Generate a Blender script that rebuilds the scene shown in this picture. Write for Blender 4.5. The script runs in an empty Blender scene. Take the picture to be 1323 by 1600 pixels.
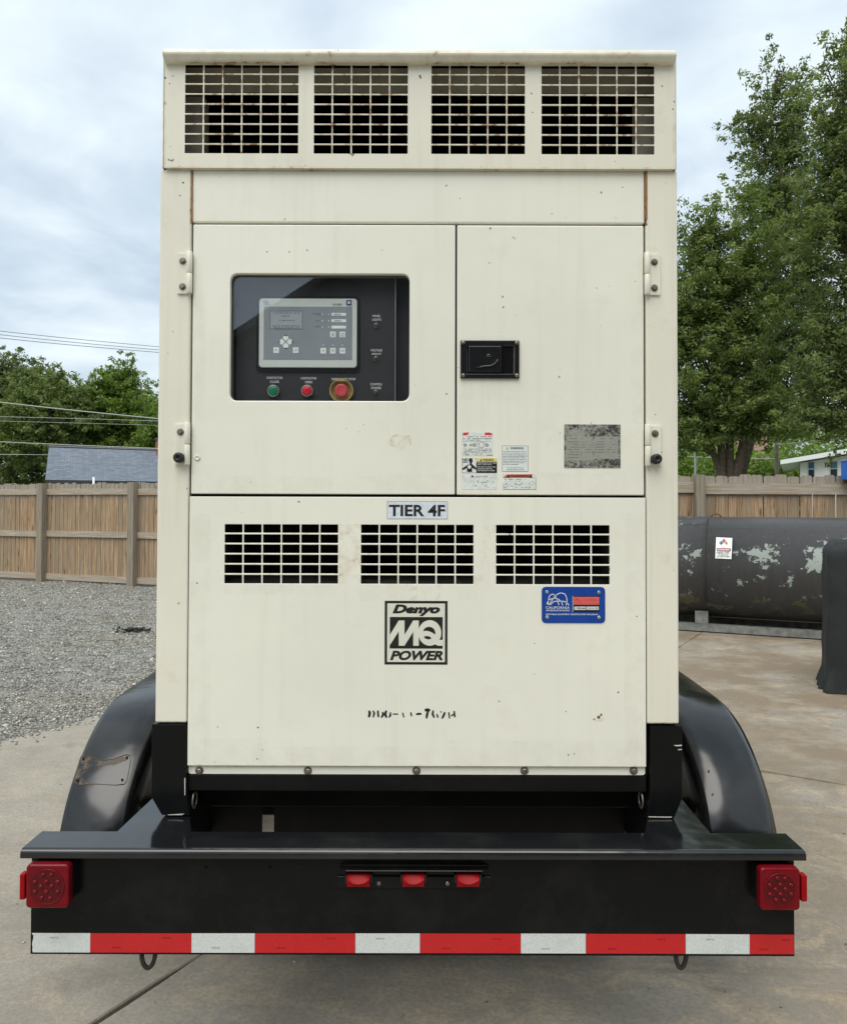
import bpy, bmesh, math, random
import numpy as np
from mathutils import Vector, Matrix, noise as mnoise

# ------------------------------------------------------------------ camera
SC = bpy.context.scene
COL = SC.collection
W0, H0, FPX = 1323.0, 1600.0, 1200.0          # photograph size and focal length in its pixels
CAMZ, PITCH, ROLL = 1.70, math.radians(1.07), math.radians(0.17)
CX, CY = 661.5, 795.0 - FPX * math.tan(PITCH)
cam_d = bpy.data.cameras.new('camera')
cam = bpy.data.objects.new('camera', cam_d); COL.objects.link(cam)
cam_d.sensor_fit = 'HORIZONTAL'; cam_d.sensor_width = 36.0
cam_d.lens = 36.0 * FPX / W0
cam_d.shift_y = -(H0 / 2 - CY) / W0
cam_d.clip_start = 0.05; cam_d.clip_end = 2000
CAMR = Matrix.Rotation(math.pi / 2 + PITCH, 3, 'X') @ Matrix.Rotation(ROLL, 3, 'Z')
cam.matrix_world = Matrix.Translation((0, 0, CAMZ)) @ CAMR.to_4x4()
SC.camera = cam

# ------------------------------------------------------------------ sky, sun, exposure
SUN_EL, SUN_AZ = math.radians(60), math.radians(200)      # azimuth clockwise from +Y: behind the camera, a little left
w = bpy.data.worlds.new('World'); SC.world = w; w.use_nodes = True
nt = w.node_tree; nt.nodes.clear()
def nd(nt, typ, ins=None, **props):
    n = nt.nodes.new(typ)
    for k, v in props.items(): setattr(n, k, v)
    for k, v in (ins or {}).items():
        s = n.inputs[k]
        if isinstance(v, bpy.types.NodeSocket): nt.links.new(v, s)
        else: s.default_value = v
    return n
def mth(nt, op, a, b=0.0, c=0.0, clamp=False):
    n = nd(nt, 'ShaderNodeMath', {0: a, 1: b, 2: c}, operation=op); n.use_clamp = clamp
    return n.outputs[0]
def ramp(nt, fac, stops, interp='LINEAR'):
    n = nd(nt, 'ShaderNodeValToRGB', {0: fac}); cr = n.color_ramp; cr.interpolation = interp
    while len(cr.elements) < len(stops): cr.elements.new(0.5)
    for e, (p, c) in zip(cr.elements, stops):
        e.position = p; e.color = (c, c, c, 1) if isinstance(c, (int, float)) else (*c, 1)
    return n.outputs[0]
def mixc(nt, fac, a, b, blend='MIX'):
    n = nd(nt, 'ShaderNodeMix', data_type='RGBA', blend_type=blend)
    for i, v in ((0, fac), (6, a), (7, b)):
        s = n.inputs[i]
        if isinstance(v, bpy.types.NodeSocket): nt.links.new(v, s)
        elif i == 0: s.default_value = v
        else: s.default_value = (*v, 1) if len(v) == 3 else v
    return n.outputs[2]
sky = nd(nt, 'ShaderNodeTexSky', sky_type='NISHITA', sun_disc=False)
sky.sun_elevation = SUN_EL; sky.sun_rotation = SUN_AZ; sky.air_density = 1.2; sky.dust_density = 2.0
tc = nd(nt, 'ShaderNodeTexCoord')
sp = nd(nt, 'ShaderNodeSeparateXYZ', {0: tc.outputs['Generated']})
zz = mth(nt, 'ADD', mth(nt, 'MAXIMUM', sp.outputs[2], 0.0), 0.16)
pv = nd(nt, 'ShaderNodeCombineXYZ', {0: mth(nt, 'DIVIDE', sp.outputs[0], zz), 1: mth(nt, 'DIVIDE', sp.outputs[1], zz), 2: 0.0})
n1 = nd(nt, 'ShaderNodeTexNoise', {'Vector': pv.outputs[0], 'Scale': 1.0, 'Detail': 7.0, 'Roughness': 0.5, 'Distortion': 0.5})
n2 = nd(nt, 'ShaderNodeTexNoise', {'Vector': pv.outputs[0], 'Scale': 2.4, 'Detail': 6.0, 'Roughness': 0.5, 'Distortion': 0.4})
tone = mth(nt, 'ADD', mth(nt, 'MULTIPLY', n1.outputs[0], 0.62), mth(nt, 'MULTIPLY', n2.outputs[0], 0.38))
cloud = ramp(nt, tone, [(0.38, (0.40, 0.485, 0.58)), (0.46, (0.50, 0.585, 0.665)), (0.53, (0.62, 0.70, 0.755)), (0.61, (0.76, 0.83, 0.86))])
skyc = mixc(nt, 1.0, sky.outputs[0], (0.10, 0.10, 0.10), 'MULTIPLY')
cover = ramp(nt, sp.outputs[2], [(0.02, 0.42), (0.16, 0.72), (0.32, 0.96)])
both = mixc(nt, cover, skyc, cloud)
bg = nd(nt, 'ShaderNodeBackground', {0: both, 1: 0.80})
wo = nd(nt, 'ShaderNodeOutputWorld', {0: bg.outputs[0]})

sun_d = bpy.data.lights.new('sun', 'SUN'); sun_d.energy = 1.5; sun_d.angle = math.radians(48); sun_d.color = (1.0, 0.955, 0.88)
sun = bpy.data.objects.new('sun', sun_d); COL.objects.link(sun)
sdir = Vector((math.sin(SUN_AZ) * math.cos(SUN_EL), math.cos(SUN_AZ) * math.cos(SUN_EL), math.sin(SUN_EL)))
sun.rotation_euler = sdir.to_track_quat('Z', 'Y').to_euler(); sun.location = sdir * 60
SC.view_settings.view_transform = 'Standard'; SC.view_settings.look = 'None'
SC.view_settings.exposure = 0.80; SC.view_settings.gamma = 1.0; SC.view_settings.use_curve_mapping = False
SC.cycles.use_denoising = True
SC.cycles.max_bounces = 8; SC.cycles.transparent_max_bounces = 12

# ------------------------------------------------------------------ measuring helpers
def ray(px, py): return CAMR @ Vector(((px - CX) / FPX, -(py - CY) / FPX, -1.0))
def at(px, py, Y):                       # the point at depth Y that the photograph shows at px, py
    d = ray(px, py); return Vector((0, 0, CAMZ)) + d * (Y / d.y)
def grd(px, py, z=0.0):                  # the point of the ground shown at px, py
    d = ray(px, py); return Vector((0, 0, CAMZ)) + d * ((z - CAMZ) / d.z)

# ------------------------------------------------------------------ materials
MATS = {}
def newmat(name):
    m = bpy.data.materials.new(name); m.use_nodes = True
    MATS[name] = m; t = m.node_tree; t.nodes.clear()
    out = nd(t, 'ShaderNodeOutputMaterial'); p = nd(t, 'ShaderNodeBsdfPrincipled')
    t.links.new(p.outputs[0], out.inputs[0])
    return m, t, p, out
def setp(t, p, **kw):
    nm = dict(base='Base Color', rough='Roughness', metal='Metallic', spec='Specular IOR Level', coat='Coat Weight', coatr='Coat Roughness', alpha='Alpha', normal='Normal', trans='Transmission Weight', ior='IOR')
    for k, v in kw.items():
        s = p.inputs[nm[k]]
        if isinstance(v, bpy.types.NodeSocket): t.links.new(v, s)
        elif k == 'base': s.default_value = (*v, 1)
        else: s.default_value = v
def pos(t): return nd(t, 'ShaderNodeNewGeometry').outputs['Position']
def ocoord(t): return nd(t, 'ShaderNodeTexCoord').outputs['Object']
def mapv(t, v, scale=(1, 1, 1), loc=(0, 0, 0), rot=(0, 0, 0)):
    return nd(t, 'ShaderNodeMapping', {0: v, 1: loc, 2: rot, 3: scale}).outputs[0]
def noise(t, v, scale, detail=4.0, rough=0.55, dist=0.0):
    return nd(t, 'ShaderNodeTexNoise', {'Vector': v, 'Scale': scale, 'Detail': detail, 'Roughness': rough, 'Distortion': dist}).outputs[0]
def bump(t, h, strength=0.3, dist=0.01):
    return nd(t, 'ShaderNodeBump', {'Strength': strength, 'Distance': dist, 'Height': h}).outputs[0]
def simple(name, base, rough=0.5, metal=0.0, spec=0.5, var=0.12, vs=14.0, coat=0.0, bmp=0.0, bs=60.0):
    m, t, p, o = newmat(name)
    c = base
    if var:
        n = noise(t, pos(t), vs, 5)
        c = mixc(t, ramp(t, n, [(0.3, 0.0), (0.7, 1.0)]), tuple(x * (1 - var) for x in base), tuple(min(1, x * (1 + var)) for x in base))
        r = mth(t, 'ADD', mth(t, 'MULTIPLY', noise(t, pos(t), vs * 2.3, 4), 0.16), rough - 0.08)
    else: r = rough
    setp(t, p, base=c, rough=r, metal=metal, spec=spec, coat=coat)
    if bmp: setp(t, p, normal=bump(t, noise(t, pos(t), bs, 3), bmp, 0.004))
    return m
def boxmask(t, xyz, x0, x1, z0, z1, s):
    f = lambda v, a, b: nd(t, 'ShaderNodeMapRange', {0: v, 1: a, 2: b, 3: 0.0, 4: 1.0}).outputs[0]
    m = mth(t, 'MULTIPLY', f(xyz.outputs[0], x0 - s, x0), f(xyz.outputs[0], x1 + s, x1))
    return mth(t, 'MULTIPLY', m, mth(t, 'MULTIPLY', f(xyz.outputs[2], z0 - s, z0), f(xyz.outputs[2], z1 + s, z1)))
def cream(name, rustboxes=(), base=(0.845, 0.83, 0.72), grime=0.55):
    m, t, p, o = newmat(name); P = pos(t); xyz = nd(t, 'ShaderNodeSeparateXYZ', {0: P})
    big = noise(t, P, 1.6, 5, 0.6)
    c = mixc(t, ramp(t, big, [(0.35, 0.0), (0.65, 1.0)]), tuple(x * 0.95 for x in base), tuple(x * 1.03 for x in base))
    streak = noise(t, mapv(t, P, (24, 24, 1.3)), 1.0, 5, 0.6)
    c = mixc(t, mth(t, 'MULTIPLY', ramp(t, streak, [(0.52, 0.0), (0.78, 1.0)]), 0.22 * grime), c, (0.44, 0.40, 0.28))
    blot = noise(t, P, 6.5, 6, 0.65)
    c = mixc(t, mth(t, 'MULTIPLY', ramp(t, blot, [(0.58, 0.0), (0.76, 1.0)]), 0.28 * grime), c, (0.50, 0.46, 0.34))
    grain = noise(t, P, 160, 2)
    c = mixc(t, mth(t, 'MULTIPLY', ramp(t, grain, [(0.70, 0.0), (0.80, 1.0)]), 0.25 * grime), c, (0.30, 0.27, 0.20))
    chip = noise(t, P, 52, 2, 0.4)
    c = mixc(t, ramp(t, chip, [(0.765, 0.0), (0.785, 0.8)]), c, (0.10, 0.085, 0.06))
    rough = mth(t, 'ADD', mth(t, 'MULTIPLY', blot, 0.22), 0.08)
    if rustboxes:
        rn = noise(t, P, 34, 7, 0.72); rn2 = noise(t, P, 6, 3)
        tot = None
        for (x0, x1, z0, z1, soft, amt) in rustboxes:
            k = mth(t, 'MULTIPLY', boxmask(t, xyz, x0, x1, z0, z1, soft), amt)
            tot = k if tot is None else mth(t, 'MAXIMUM', tot, k)
        v = mth(t, 'ADD', mth(t, 'ADD', rn, mth(t, 'MULTIPLY', rn2, 0.35)), mth(t, 'SUBTRACT', mth(t, 'MULTIPLY', tot, 0.55), 0.62))
        halo = mth(t, 'MULTIPLY', ramp(t, v, [(0.42, 0.0), (0.66, 0.55)]), ramp(t, tot, [(0.02, 0.0), (0.3, 1.0)]))
        core = mth(t, 'MULTIPLY', ramp(t, v, [(0.56, 0.0), (0.70, 0.9)]), ramp(t, tot, [(0.02, 0.0), (0.3, 1.0)]))
        c = mixc(t, halo, c, (0.50, 0.36, 0.17)); c = mixc(t, core, c, (0.17, 0.065, 0.022))
        rough = mth(t, 'ADD', rough, mth(t, 'MULTIPLY', halo, 0.5))
    setp(t, p, base=c, rough=rough, spec=0.5)
    warp = noise(t, P, 2.2, 2); fine = noise(t, P, 420, 2)
    h = mth(t, 'ADD', mth(t, 'MULTIPLY', warp, 1.0), mth(t, 'MULTIPLY', fine, 0.0045))
    setp(t, p, normal=bump(t, h, 0.5, 0.006))
    return m
def gloss_black(name, rough=0.12, dust=0.25, base=(0.008, 0.009, 0.010), wave=0.35):
    m, t, p, o = newmat(name); P = pos(t)
    d = noise(t, P, 5.0, 8, 0.7); None; s = noise(t, mapv(t, P, (3, 40, 9)), 1.5, 5, 0.7)
    k = mth(t, 'MULTIPLY', ramp(t, d, [(0.48, 0.0), (0.75, 1.0)]), dust)
    c = mixc(t, k, base, (0.085, 0.08, 0.07))
    sc = ramp(t, noise(t, P, 70, 3), [(0.74, 0.0), (0.78, 0.6)])
    c = mixc(t, mth(t, 'MULTIPLY', sc, dust), c, (0.22, 0.2, 0.17))
    setp(t, p, base=c, rough=mth(t, 'ADD', mth(t, 'ADD', mth(t, "MULTIPLY", d, 0.14), mth(t, "MULTIPLY", s, 0.06)), rough - 0.06), spec=0.6 if rough < 0.15 else 0.2)
    setp(t, p, normal=bump(t, mth(t, 'ADD', noise(t, P, 3.2, 3), mth(t, 'MULTIPLY', noise(t, P, 260, 2), 0.006)), wave, 0.02))
    return m

# ------------------------------------------------------------------ mesh helpers
WLOC = {}
def empty(name, loc, label=None, cat=None, group=None, kind=None):
    o = bpy.data.objects.new(name, None); COL.objects.link(o); o.location = loc; o.empty_display_size = 0.2
    WLOC[o.name] = Vector(loc); tag(o, label, cat, group, kind); return o
def tag(o, label=None, cat=None, group=None, kind=None):
    if label: o['label'] = label
    if cat: o['category'] = cat
    if group: o['group'] = group
    if kind: o['kind'] = kind
    return o
def link(name, mesh, parent=None, wloc=(0, 0, 0), rotz=0.0, rot=None):
    o = bpy.data.objects.new(name, mesh); COL.objects.link(o)
    wl = Vector(wloc); WLOC[o.name] = wl
    if parent is not None: o.parent = parent; o.location = wl - WLOC[parent.name]
    else: o.location = wl
    o.rotation_euler = rot if rot else (0, 0, rotz)
    return o
class MB:
    def __init__(s): s.v = []; s.f = []; s.m = []; s.mats = []; s.sm = []
    def mi(s, mat):
        if mat not in s.mats: s.mats.append(mat)
        return s.mats.index(mat)
    def add(s, vs, fs, mat, smooth=False):
        b = len(s.v); s.v += [tuple(v) for v in vs]; i = s.mi(mat)
        for f in fs: s.f.append([b + k for k in f]); s.m.append(i); s.sm.append(smooth)
        return s
    def box(s, x0, x1, y0, y1, z0, z1, mat):
        if x0 > x1: x0, x1 = x1, x0
        if y0 > y1: y0, y1 = y1, y0
        if z0 > z1: z0, z1 = z1, z0
        v = [(x, y, z) for z in (z0, z1) for y in (y0, y1) for x in (x0, x1)]
        return s.add(v, [(0, 2, 3, 1), (4, 5, 7, 6), (0, 1, 5, 4), (2, 6, 7, 3), (0, 4, 6, 2), (1, 3, 7, 5)], mat)
    def obox(s, c, ax, ay, az, mat):     # oriented box, centre and half axes
        c, ax, ay, az = map(Vector, (c, ax, ay, az))
        v = [c + ax * i + ay * j + az * k for k in (-1, 1) for j in (-1, 1) for i in (-1, 1)]
        return s.add(v, [(0, 2, 3, 1), (4, 5, 7, 6), (0, 1, 5, 4), (2, 6, 7, 3), (0, 4, 6, 2), (1, 3, 7, 5)], mat)
    def prism(s, pts, y0, y1, mat):      # polygon in X,Z (counter-clockwise seen from -Y), extruded in Y
        n = len(pts); a = sum(pts[i][0] * pts[(i + 1) % n][1] - pts[(i + 1) % n][0] * pts[i][1] for i in range(n))
        if a < 0: pts = pts[::-1]
        v = [(x, y0, z) for x, z in pts] + [(x, y1, z) for x, z in pts]
        f = [tuple(range(n)), tuple(range(2 * n - 1, n - 1, -1))] + [(i, n + i, n + (i + 1) % n, (i + 1) % n) for i in range(n)]
        return s.add(v, f, mat)
    def prismx(s, pts, x0, x1, mat, smooth=False):     # polygon in Y,Z extruded along X
        n = len(pts); a = sum(pts[i][0] * pts[(i + 1) % n][1] - pts[(i + 1) % n][0] * pts[i][1] for i in range(n))
        if a < 0: pts = pts[::-1]
        v = [(x1, y, z) for y, z in pts] + [(x0, y, z) for y, z in pts]
        f = [tuple(range(n)), tuple(range(2 * n - 1, n - 1, -1))] + [(i, n + i, n + (i + 1) % n, (i + 1) % n) for i in range(n)]
        return s.add(v, f, mat, smooth)
    def flat(s, pts, y, mat):            # flat polygon facing -Y
        n = len(pts); a = sum(pts[i][0] * pts[(i + 1) % n][1] - pts[(i + 1) % n][0] * pts[i][1] for i in range(n))
        if a < 0: pts = pts[::-1]
        return s.add([(x, y, z) for x, z in pts], [tuple(range(n))], mat)
    def tube(s, pts, rad, mat, n=8, cap=True, smooth=True):
        pts = [Vector(p) for p in pts]; rad = rad if hasattr(rad, '__len__') else [rad] * len(pts)
        vs = []; up = None
        for i, p in enumerate(pts):
            d = (pts[min(i + 1, len(pts) - 1)] - pts[max(i - 1, 0)]).normalized()
            if up is None: up = Vector((0, 0, 1)) if abs(d.z) < 0.9 else Vector((1, 0, 0))
            a = d.cross(up)
            if a.length < 1e-4: a = d.cross(Vector((0.3, 1, 0.2)))
            a.normalize(); b = a.cross(d).normalized(); up = b
            for k in range(n):
                t = 2 * math.pi * k / n; vs.append(p + (a * math.cos(t) + b * math.sin(t)) * rad[i])
        fs = []
        for i in range(len(pts) - 1):
            for k in range(n): fs.append((i * n + k, i * n + (k + 1) % n, (i + 1) * n + (k + 1) % n, (i + 1) * n + k))
        if cap: fs += [tuple(range(n - 1, -1, -1)), tuple(range((len(pts) - 1) * n, len(pts) * n))]
        return s.add(vs, fs, mat, smooth)
    def lathe(s, c, prof, mat, n=24, axis='-y', smooth=True):   # prof: (radius, distance along axis)
        c = Vector(c); ax = {'-y': (Vector((1, 0, 0)), Vector((0, 0, 1)), Vector((0, -1, 0))), 'z': (Vector((1, 0, 0)), Vector((0, 1, 0)), Vector((0, 0, 1))), 'x': (Vector((0, 1, 0)), Vector((0, 0, 1)), Vector((1, 0, 0)))}[axis]
        vs = []; fs = []
        for r, h in prof:
            for k in range(n):
                t = 2 * math.pi * k / n; vs.append(c + (ax[0] * math.cos(t) + ax[1] * math.sin(t)) * r + ax[2] * h)
        for i in range(len(prof) - 1):
            for k in range(n): fs.append((i * n + k, i * n + (k + 1) % n, (i + 1) * n + (k + 1) % n, (i + 1) * n + k))
        fs += [tuple(range(n - 1, -1, -1)), tuple(range((len(prof) - 1) * n, len(prof) * n))]
        return s.add(vs, fs, mat, smooth)
    def mesh(s, name, origin=(0, 0, 0)):
        o = Vector(origin); me = bpy.data.meshes.new(name)
        me.from_pydata([(x - o.x, y - o.y, z - o.z) for x, y, z in s.v], [], s.f)
        for mt in s.mats: me.materials.append(MATS[mt])
        me.polygons.foreach_set('material_index', s.m); me.polygons.foreach_set('use_smooth', s.sm); me.update()
        return me
    def build(s, name, parent=None, bevel=0.0, seg=2, origin=None, weld=False):
        if origin is None: origin = WLOC[parent.name] if parent is not None else (0, 0, 0)
        o = link(name, s.mesh(name, origin), parent, origin)
        if bevel:
            b = o.modifiers.new('bevel', 'BEVEL'); b.width = bevel; b.segments = seg; b.limit_method = 'ANGLE'; b.angle_limit = math.radians(35); b.harden_normals = False
        return o
def rrect(x0, x1, z0, z1, r, k=5):
    if x0 > x1: x0, x1 = x1, x0
    if z0 > z1: z0, z1 = z1, z0
    p = []
    for cx, cz, a in ((x1 - r, z0 + r, -90), (x1 - r, z1 - r, 0), (x0 + r, z1 - r, 90), (x0 + r, z0 + r, 180)):
        for i in range(k + 1):
            t = math.radians(a + 90 * i / k); p.append((cx + r * math.cos(t), cz + r * math.sin(t)))
    return p
def punched(mb, rect, holes, y0, y1, mat):       # sheet with rectangular openings, one watertight skin
    xs = sorted({round(v, 5) for v in [rect[0], rect[1]] + [h[0] for h in holes] + [h[1] for h in holes]})
    zs = sorted({round(v, 5) for v in [rect[2], rect[3]] + [h[2] for h in holes] + [h[3] for h in holes]})
    nx, nz = len(xs), len(zs)
    solid = np.ones((nx - 1, nz - 1), bool)
    for h in holes:
        i0, i1 = xs.index(round(h[0], 5)), xs.index(round(h[1], 5)); j0, j1 = zs.index(round(h[2], 5)), zs.index(round(h[3], 5))
        solid[i0:i1, j0:j1] = False
    V = [(x, y, z) for y in (y0, y1) for x in xs for z in zs]; N = nx * nz
    I = lambda i, j, b=0: b * N + i * nz + j
    F = []
    for i in range(nx - 1):
        for j in range(nz - 1):
            if not solid[i, j]: continue
            F.append((I(i, j), I(i + 1, j), I(i + 1, j + 1), I(i, j + 1)))
            F.append((I(i, j, 1), I(i, j + 1, 1), I(i + 1, j + 1, 1), I(i + 1, j, 1)))
            if i == 0 or not solid[i - 1, j]: F.append((I(i, j), I(i, j + 1), I(i, j + 1, 1), I(i, j, 1)))
            if i == nx - 2 or not solid[i + 1, j]: F.append((I(i + 1, j), I(i + 1, j, 1), I(i + 1, j + 1, 1), I(i + 1, j + 1)))
            if j == 0 or not solid[i, j - 1]: F.append((I(i, j), I(i, j, 1), I(i + 1, j, 1), I(i + 1, j)))
            if j == nz - 2 or not solid[i, j + 1]: F.append((I(i, j + 1), I(i + 1, j + 1), I(i + 1, j + 1, 1), I(i, j + 1, 1)))
    used = sorted({k for f in F for k in f}); mp = {k: n for n, k in enumerate(used)}
    mb.add([V[k] for k in used], [tuple(mp[k] for k in f) for f in F], mat)
_tc = {}
def text_mesh(txt, bold=0.0, shear=0.0, space=1.0):
    key = (txt, bold, shear, space)
    if key in _tc: return _tc[key]
    cu = bpy.data.curves.new('lettering', 'FONT'); cu.body = txt; cu.offset = bold; cu.shear = shear; cu.space_character = space; cu.resolution_u = 3
    ob = bpy.data.objects.new('lettering', cu); COL.objects.link(ob)
    dg = bpy.context.evaluated_depsgraph_get(); me = bpy.data.meshes.new_from_object(ob.evaluated_get(dg))
    vs = [(v.co.x, v.co.y) for v in me.vertices]; fs = [tuple(p.vertices) for p in me.polygons]
    bpy.data.objects.remove(ob); bpy.data.curves.remove(cu); bpy.data.meshes.remove(me)
    _tc[key] = (vs, fs); return vs, fs
def text_fit(mb, txt, x0, x1, z0, z1, y, mat, bold=0.0, shear=0.0, fn=None, space=1.0):
    vs, fs = text_mesh(txt, bold, shear, space)
    if not vs: return
    a0 = min(v[0] for v in vs); a1 = max(v[0] for v in vs); b0 = min(v[1] for v in vs); b1 = max(v[1] for v in vs)
    if x0 > x1: x0, x1 = x1, x0
    if z0 > z1: z0, z1 = z1, z0
    P = [(x0 + (v[0] - a0) / (a1 - a0) * (x1 - x0), z0 + (v[1] - b0) / (b1 - b0) * (z1 - z0)) for v in vs]
    mb.add([fn(p[0], p[1]) if fn else (p[0], y, p[1]) for p in P], fs, mat)

# ------------------------------------------------------------------ material library
cream('cream_paint')
simple('cream_clean', (0.74, 0.735, 0.635), 0.35, var=0.04)
gloss_black('black_gloss', 0.085, 0.16, wave=0.3); gloss_black('fender_black', 0.145, 0.22, (0.007, 0.0075, 0.0085), 0.3); MATS['fender_black'].node_tree.nodes['Principled BSDF'].inputs['Specular IOR Level'].default_value = 0.6; gloss_black('black_bumper', 0.19, 0.12, (0.0045, 0.005, 0.0055), 0.2); gloss_black('black_leg', 0.18, 0.05, (0.0045, 0.005, 0.0055), 0.15); gloss_black('black_satin', 0.38, 0.10, (0.006, 0.0062, 0.0062), 0.15)
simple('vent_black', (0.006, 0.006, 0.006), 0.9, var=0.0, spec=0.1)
simple('vent_foam', (0.018, 0.017, 0.015), 0.95, var=0.3, vs=40, spec=0.1)
simple('inner_tan', (0.30, 0.275, 0.215), 0.8, var=0.25, vs=9)
simple('seam_dark', (0.03, 0.024, 0.018), 0.9, var=0.3, vs=30)
simple('bolt_steel', (0.23, 0.21, 0.18), 0.42, 0.85, var=0.35, vs=90)
simple('zinc', (0.62, 0.60, 0.56), 0.35, 0.9, var=0.15, vs=60)
simple('rusty_bolt', (0.20, 0.11, 0.05), 0.8, 0.2, var=0.4, vs=90)
simple('rubber', (0.012, 0.012, 0.012), 0.55, var=0.2)
simple('plastic_black', (0.010, 0.010, 0.011), 0.22, var=0.1)
simple('panel_black', (0.018, 0.018, 0.020), 0.5, var=0.15)
simple('ink_black', (0.012, 0.011, 0.011), 0.45, var=0.0)
simple('ink_white', (0.78, 0.80, 0.80), 0.5, var=0.0)
simple('ink_grey', (0.10, 0.11, 0.12), 0.5, var=0.0)
simple('ink_red', (0.62, 0.045, 0.035), 0.45, var=0.1, vs=200)
simple('ink_orange', (0.62, 0.11, 0.05), 0.5, var=0.25, vs=250)
simple('ink_yellow', (0.72, 0.62, 0.20), 0.5, var=0.1, vs=200)
simple('ink_blue', (0.03, 0.035, 0.16), 0.4, var=0.0)
simple('decal_white', (0.72, 0.76, 0.74), 0.4, var=0.06, vs=60)
simple('decal_worn', (0.70, 0.73, 0.69), 0.5, var=0.14, vs=110)
simple('decal_cream', (0.71, 0.71, 0.60), 0.4, var=0.03)
simple('tier_white', (0.66, 0.71, 0.76), 0.4, var=0.12, vs=120)
simple('plate_blue', (0.008, 0.055, 0.30), 0.3, var=0.1, vs=30)
simple('plate_pink', (0.70, 0.13, 0.12), 0.45, var=0.08, vs=90)
simple('module_bezel', (0.66, 0.70, 0.67), 0.4, var=0.04)
simple('module_face', (0.27, 0.30, 0.33), 0.45, var=0.06)
simple('module_key', (0.90, 0.92, 0.90), 0.4, var=0.04)
simple('lcd', (0.40, 0.43, 0.47), 0.25, var=0.06)
simple('lcd_ink', (0.17, 0.18, 0.20), 0.4, var=0.0)
simple('green_button', (0.0, 0.20, 0.085), 0.2, var=0.1)
simple('red_button', (0.65, 0.01, 0.03), 0.2, var=0.1)
simple('stop_red', (0.55, 0.06, 0.07), 0.35, var=0.1)
simple('stop_yellow', (0.42, 0.30, 0.11), 0.4, var=0.12)
simple('lens_red', (0.16, 0.003, 0.008), 0.2, spec=0.22, var=0.15, vs=40)
simple('lens_red_dark', (0.085, 0.002, 0.005), 0.25, spec=0.3, var=0.2, vs=60)
simple('lens_red_bright', (0.30, 0.004, 0.007), 0.35, spec=0.12, var=0.1, vs=60)
simple('ring_steel', (0.06, 0.055, 0.05), 0.5, 0.6, var=0.3, vs=60)
simple('tyre', (0.015, 0.015, 0.015), 0.8, var=0.2)
simple('wheel_rim', (0.45, 0.45, 0.44), 0.4, 0.5, var=0.1)
simple('adhesive_brown', (0.10, 0.065, 0.035), 0.7, var=0.5, vs=90)
simple('bare_scuff', (0.62, 0.58, 0.52), 0.6, var=0.3, vs=200)
simple('stain_tan', (0.60, 0.52, 0.33), 0.5, var=0.08, vs=40)
simple('rust', (0.20, 0.075, 0.022), 0.85, var=0.5, vs=120)
def tape_mat(name, c0, c1):
    m, t, p, o = newmat(name); P = pos(t)
    v = nd(t, 'ShaderNodeTexVoronoi', {'Vector': mapv(t, P, (1, 0.0, 1), rot=(0, 0.785, 0)), 'Scale': 320.0}, distance='CHEBYCHEV').outputs[0]
    n = noise(t, P, 18, 6, 0.65)
    c = mixc(t, ramp(t, v, [(0.2, 0.0), (0.6, 1.0)]), c0, c1)
    c = mixc(t, mth(t, 'MULTIPLY', ramp(t, n, [(0.5, 0.0), (0.75, 1.0)]), 0.35), c, tuple(x * 0.62 for x in c0))
    setp(t, p, base=c, rough=0.32, coat=0.25); return m
tape_mat('tape_red', (0.60, 0.008, 0.012), (0.48, 0.006, 0.01)); tape_mat('tape_white', (0.70, 0.73, 0.71), (0.56, 0.60, 0.58))
# corroded data plate
m, t, p, o = newmat('data_plate'); P = pos(t)
k = ramp(t, mth(t, 'ADD', mth(t, 'MULTIPLY', noise(t, P, 150, 5, 0.85), 0.65), mth(t, 'MULTIPLY', noise(t, P, 28, 3), 0.35)), [(0.47, 0.0), (0.54, 1.0)])
setp(t, p, base=mixc(t, k, (0.36, 0.36, 0.31), (0.04, 0.04, 0.036)), rough=0.5, metal=0.25)
simple('data_field', (0.35, 0.35, 0.30), 0.5, 0.25, var=0.08, vs=120)
# acrylic window: clear sheet with a mirror-like skin
m, t, p, o = newmat('window_acrylic'); t.nodes.remove(p)
fr = nd(t, 'ShaderNodeMath', {0: mth(t, 'MULTIPLY', mth(t, 'POWER', nd(t, 'ShaderNodeLayerWeight', {0: 0.5}).outputs['Facing'], 5.0), 0.9), 1: 0.072}, operation='ADD')
mx = nd(t, 'ShaderNodeMixShader', {0: fr.outputs[0], 1: nd(t, 'ShaderNodeBsdfTransparent', {0: (0.985, 0.99, 0.99, 1)}).outputs[0], 2: nd(t, 'ShaderNodeBsdfGlossy', {0: (1, 1, 1, 1), 1: 0.015}).outputs[0]})
t.links.new(mx.outputs[0], o.inputs[0])
# soft-edged stain used on thin decals (own irregular shape through noise alpha)
def stain(name, col, thr0, thr1, scale, rough=0.6, amax=0.9):
    m, t, p, o = newmat(name); P = pos(t)
    a = ramp(t, noise(t, P, scale, 7, 0.7), [(thr0, 0.0), (thr1, amax)])
    setp(t, p, base=col, rough=rough, alpha=a); return m
stain('stain_yellow', (0.52, 0.40, 0.20), 0.45, 0.8, 22, 0.5, 0.55)
stain('stain_adhesive', (0.115, 0.075, 0.04), 0.44, 0.56, 46, 0.6)
stain('stain_rustline', (0.30, 0.13, 0.035), 0.30, 0.48, 60, 0.8)
stain('stain_grime', (0.36, 0.31, 0.20), 0.42, 0.85, 16, 0.6, 0.09); stain('stain_streak', (0.33, 0.25, 0.14), 0.44, 0.8, 30, 0.6, 0.35)
stain('stain_scuff', (0.10, 0.10, 0.10), 0.5, 0.6, 60, 0.5, 0.7)

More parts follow.
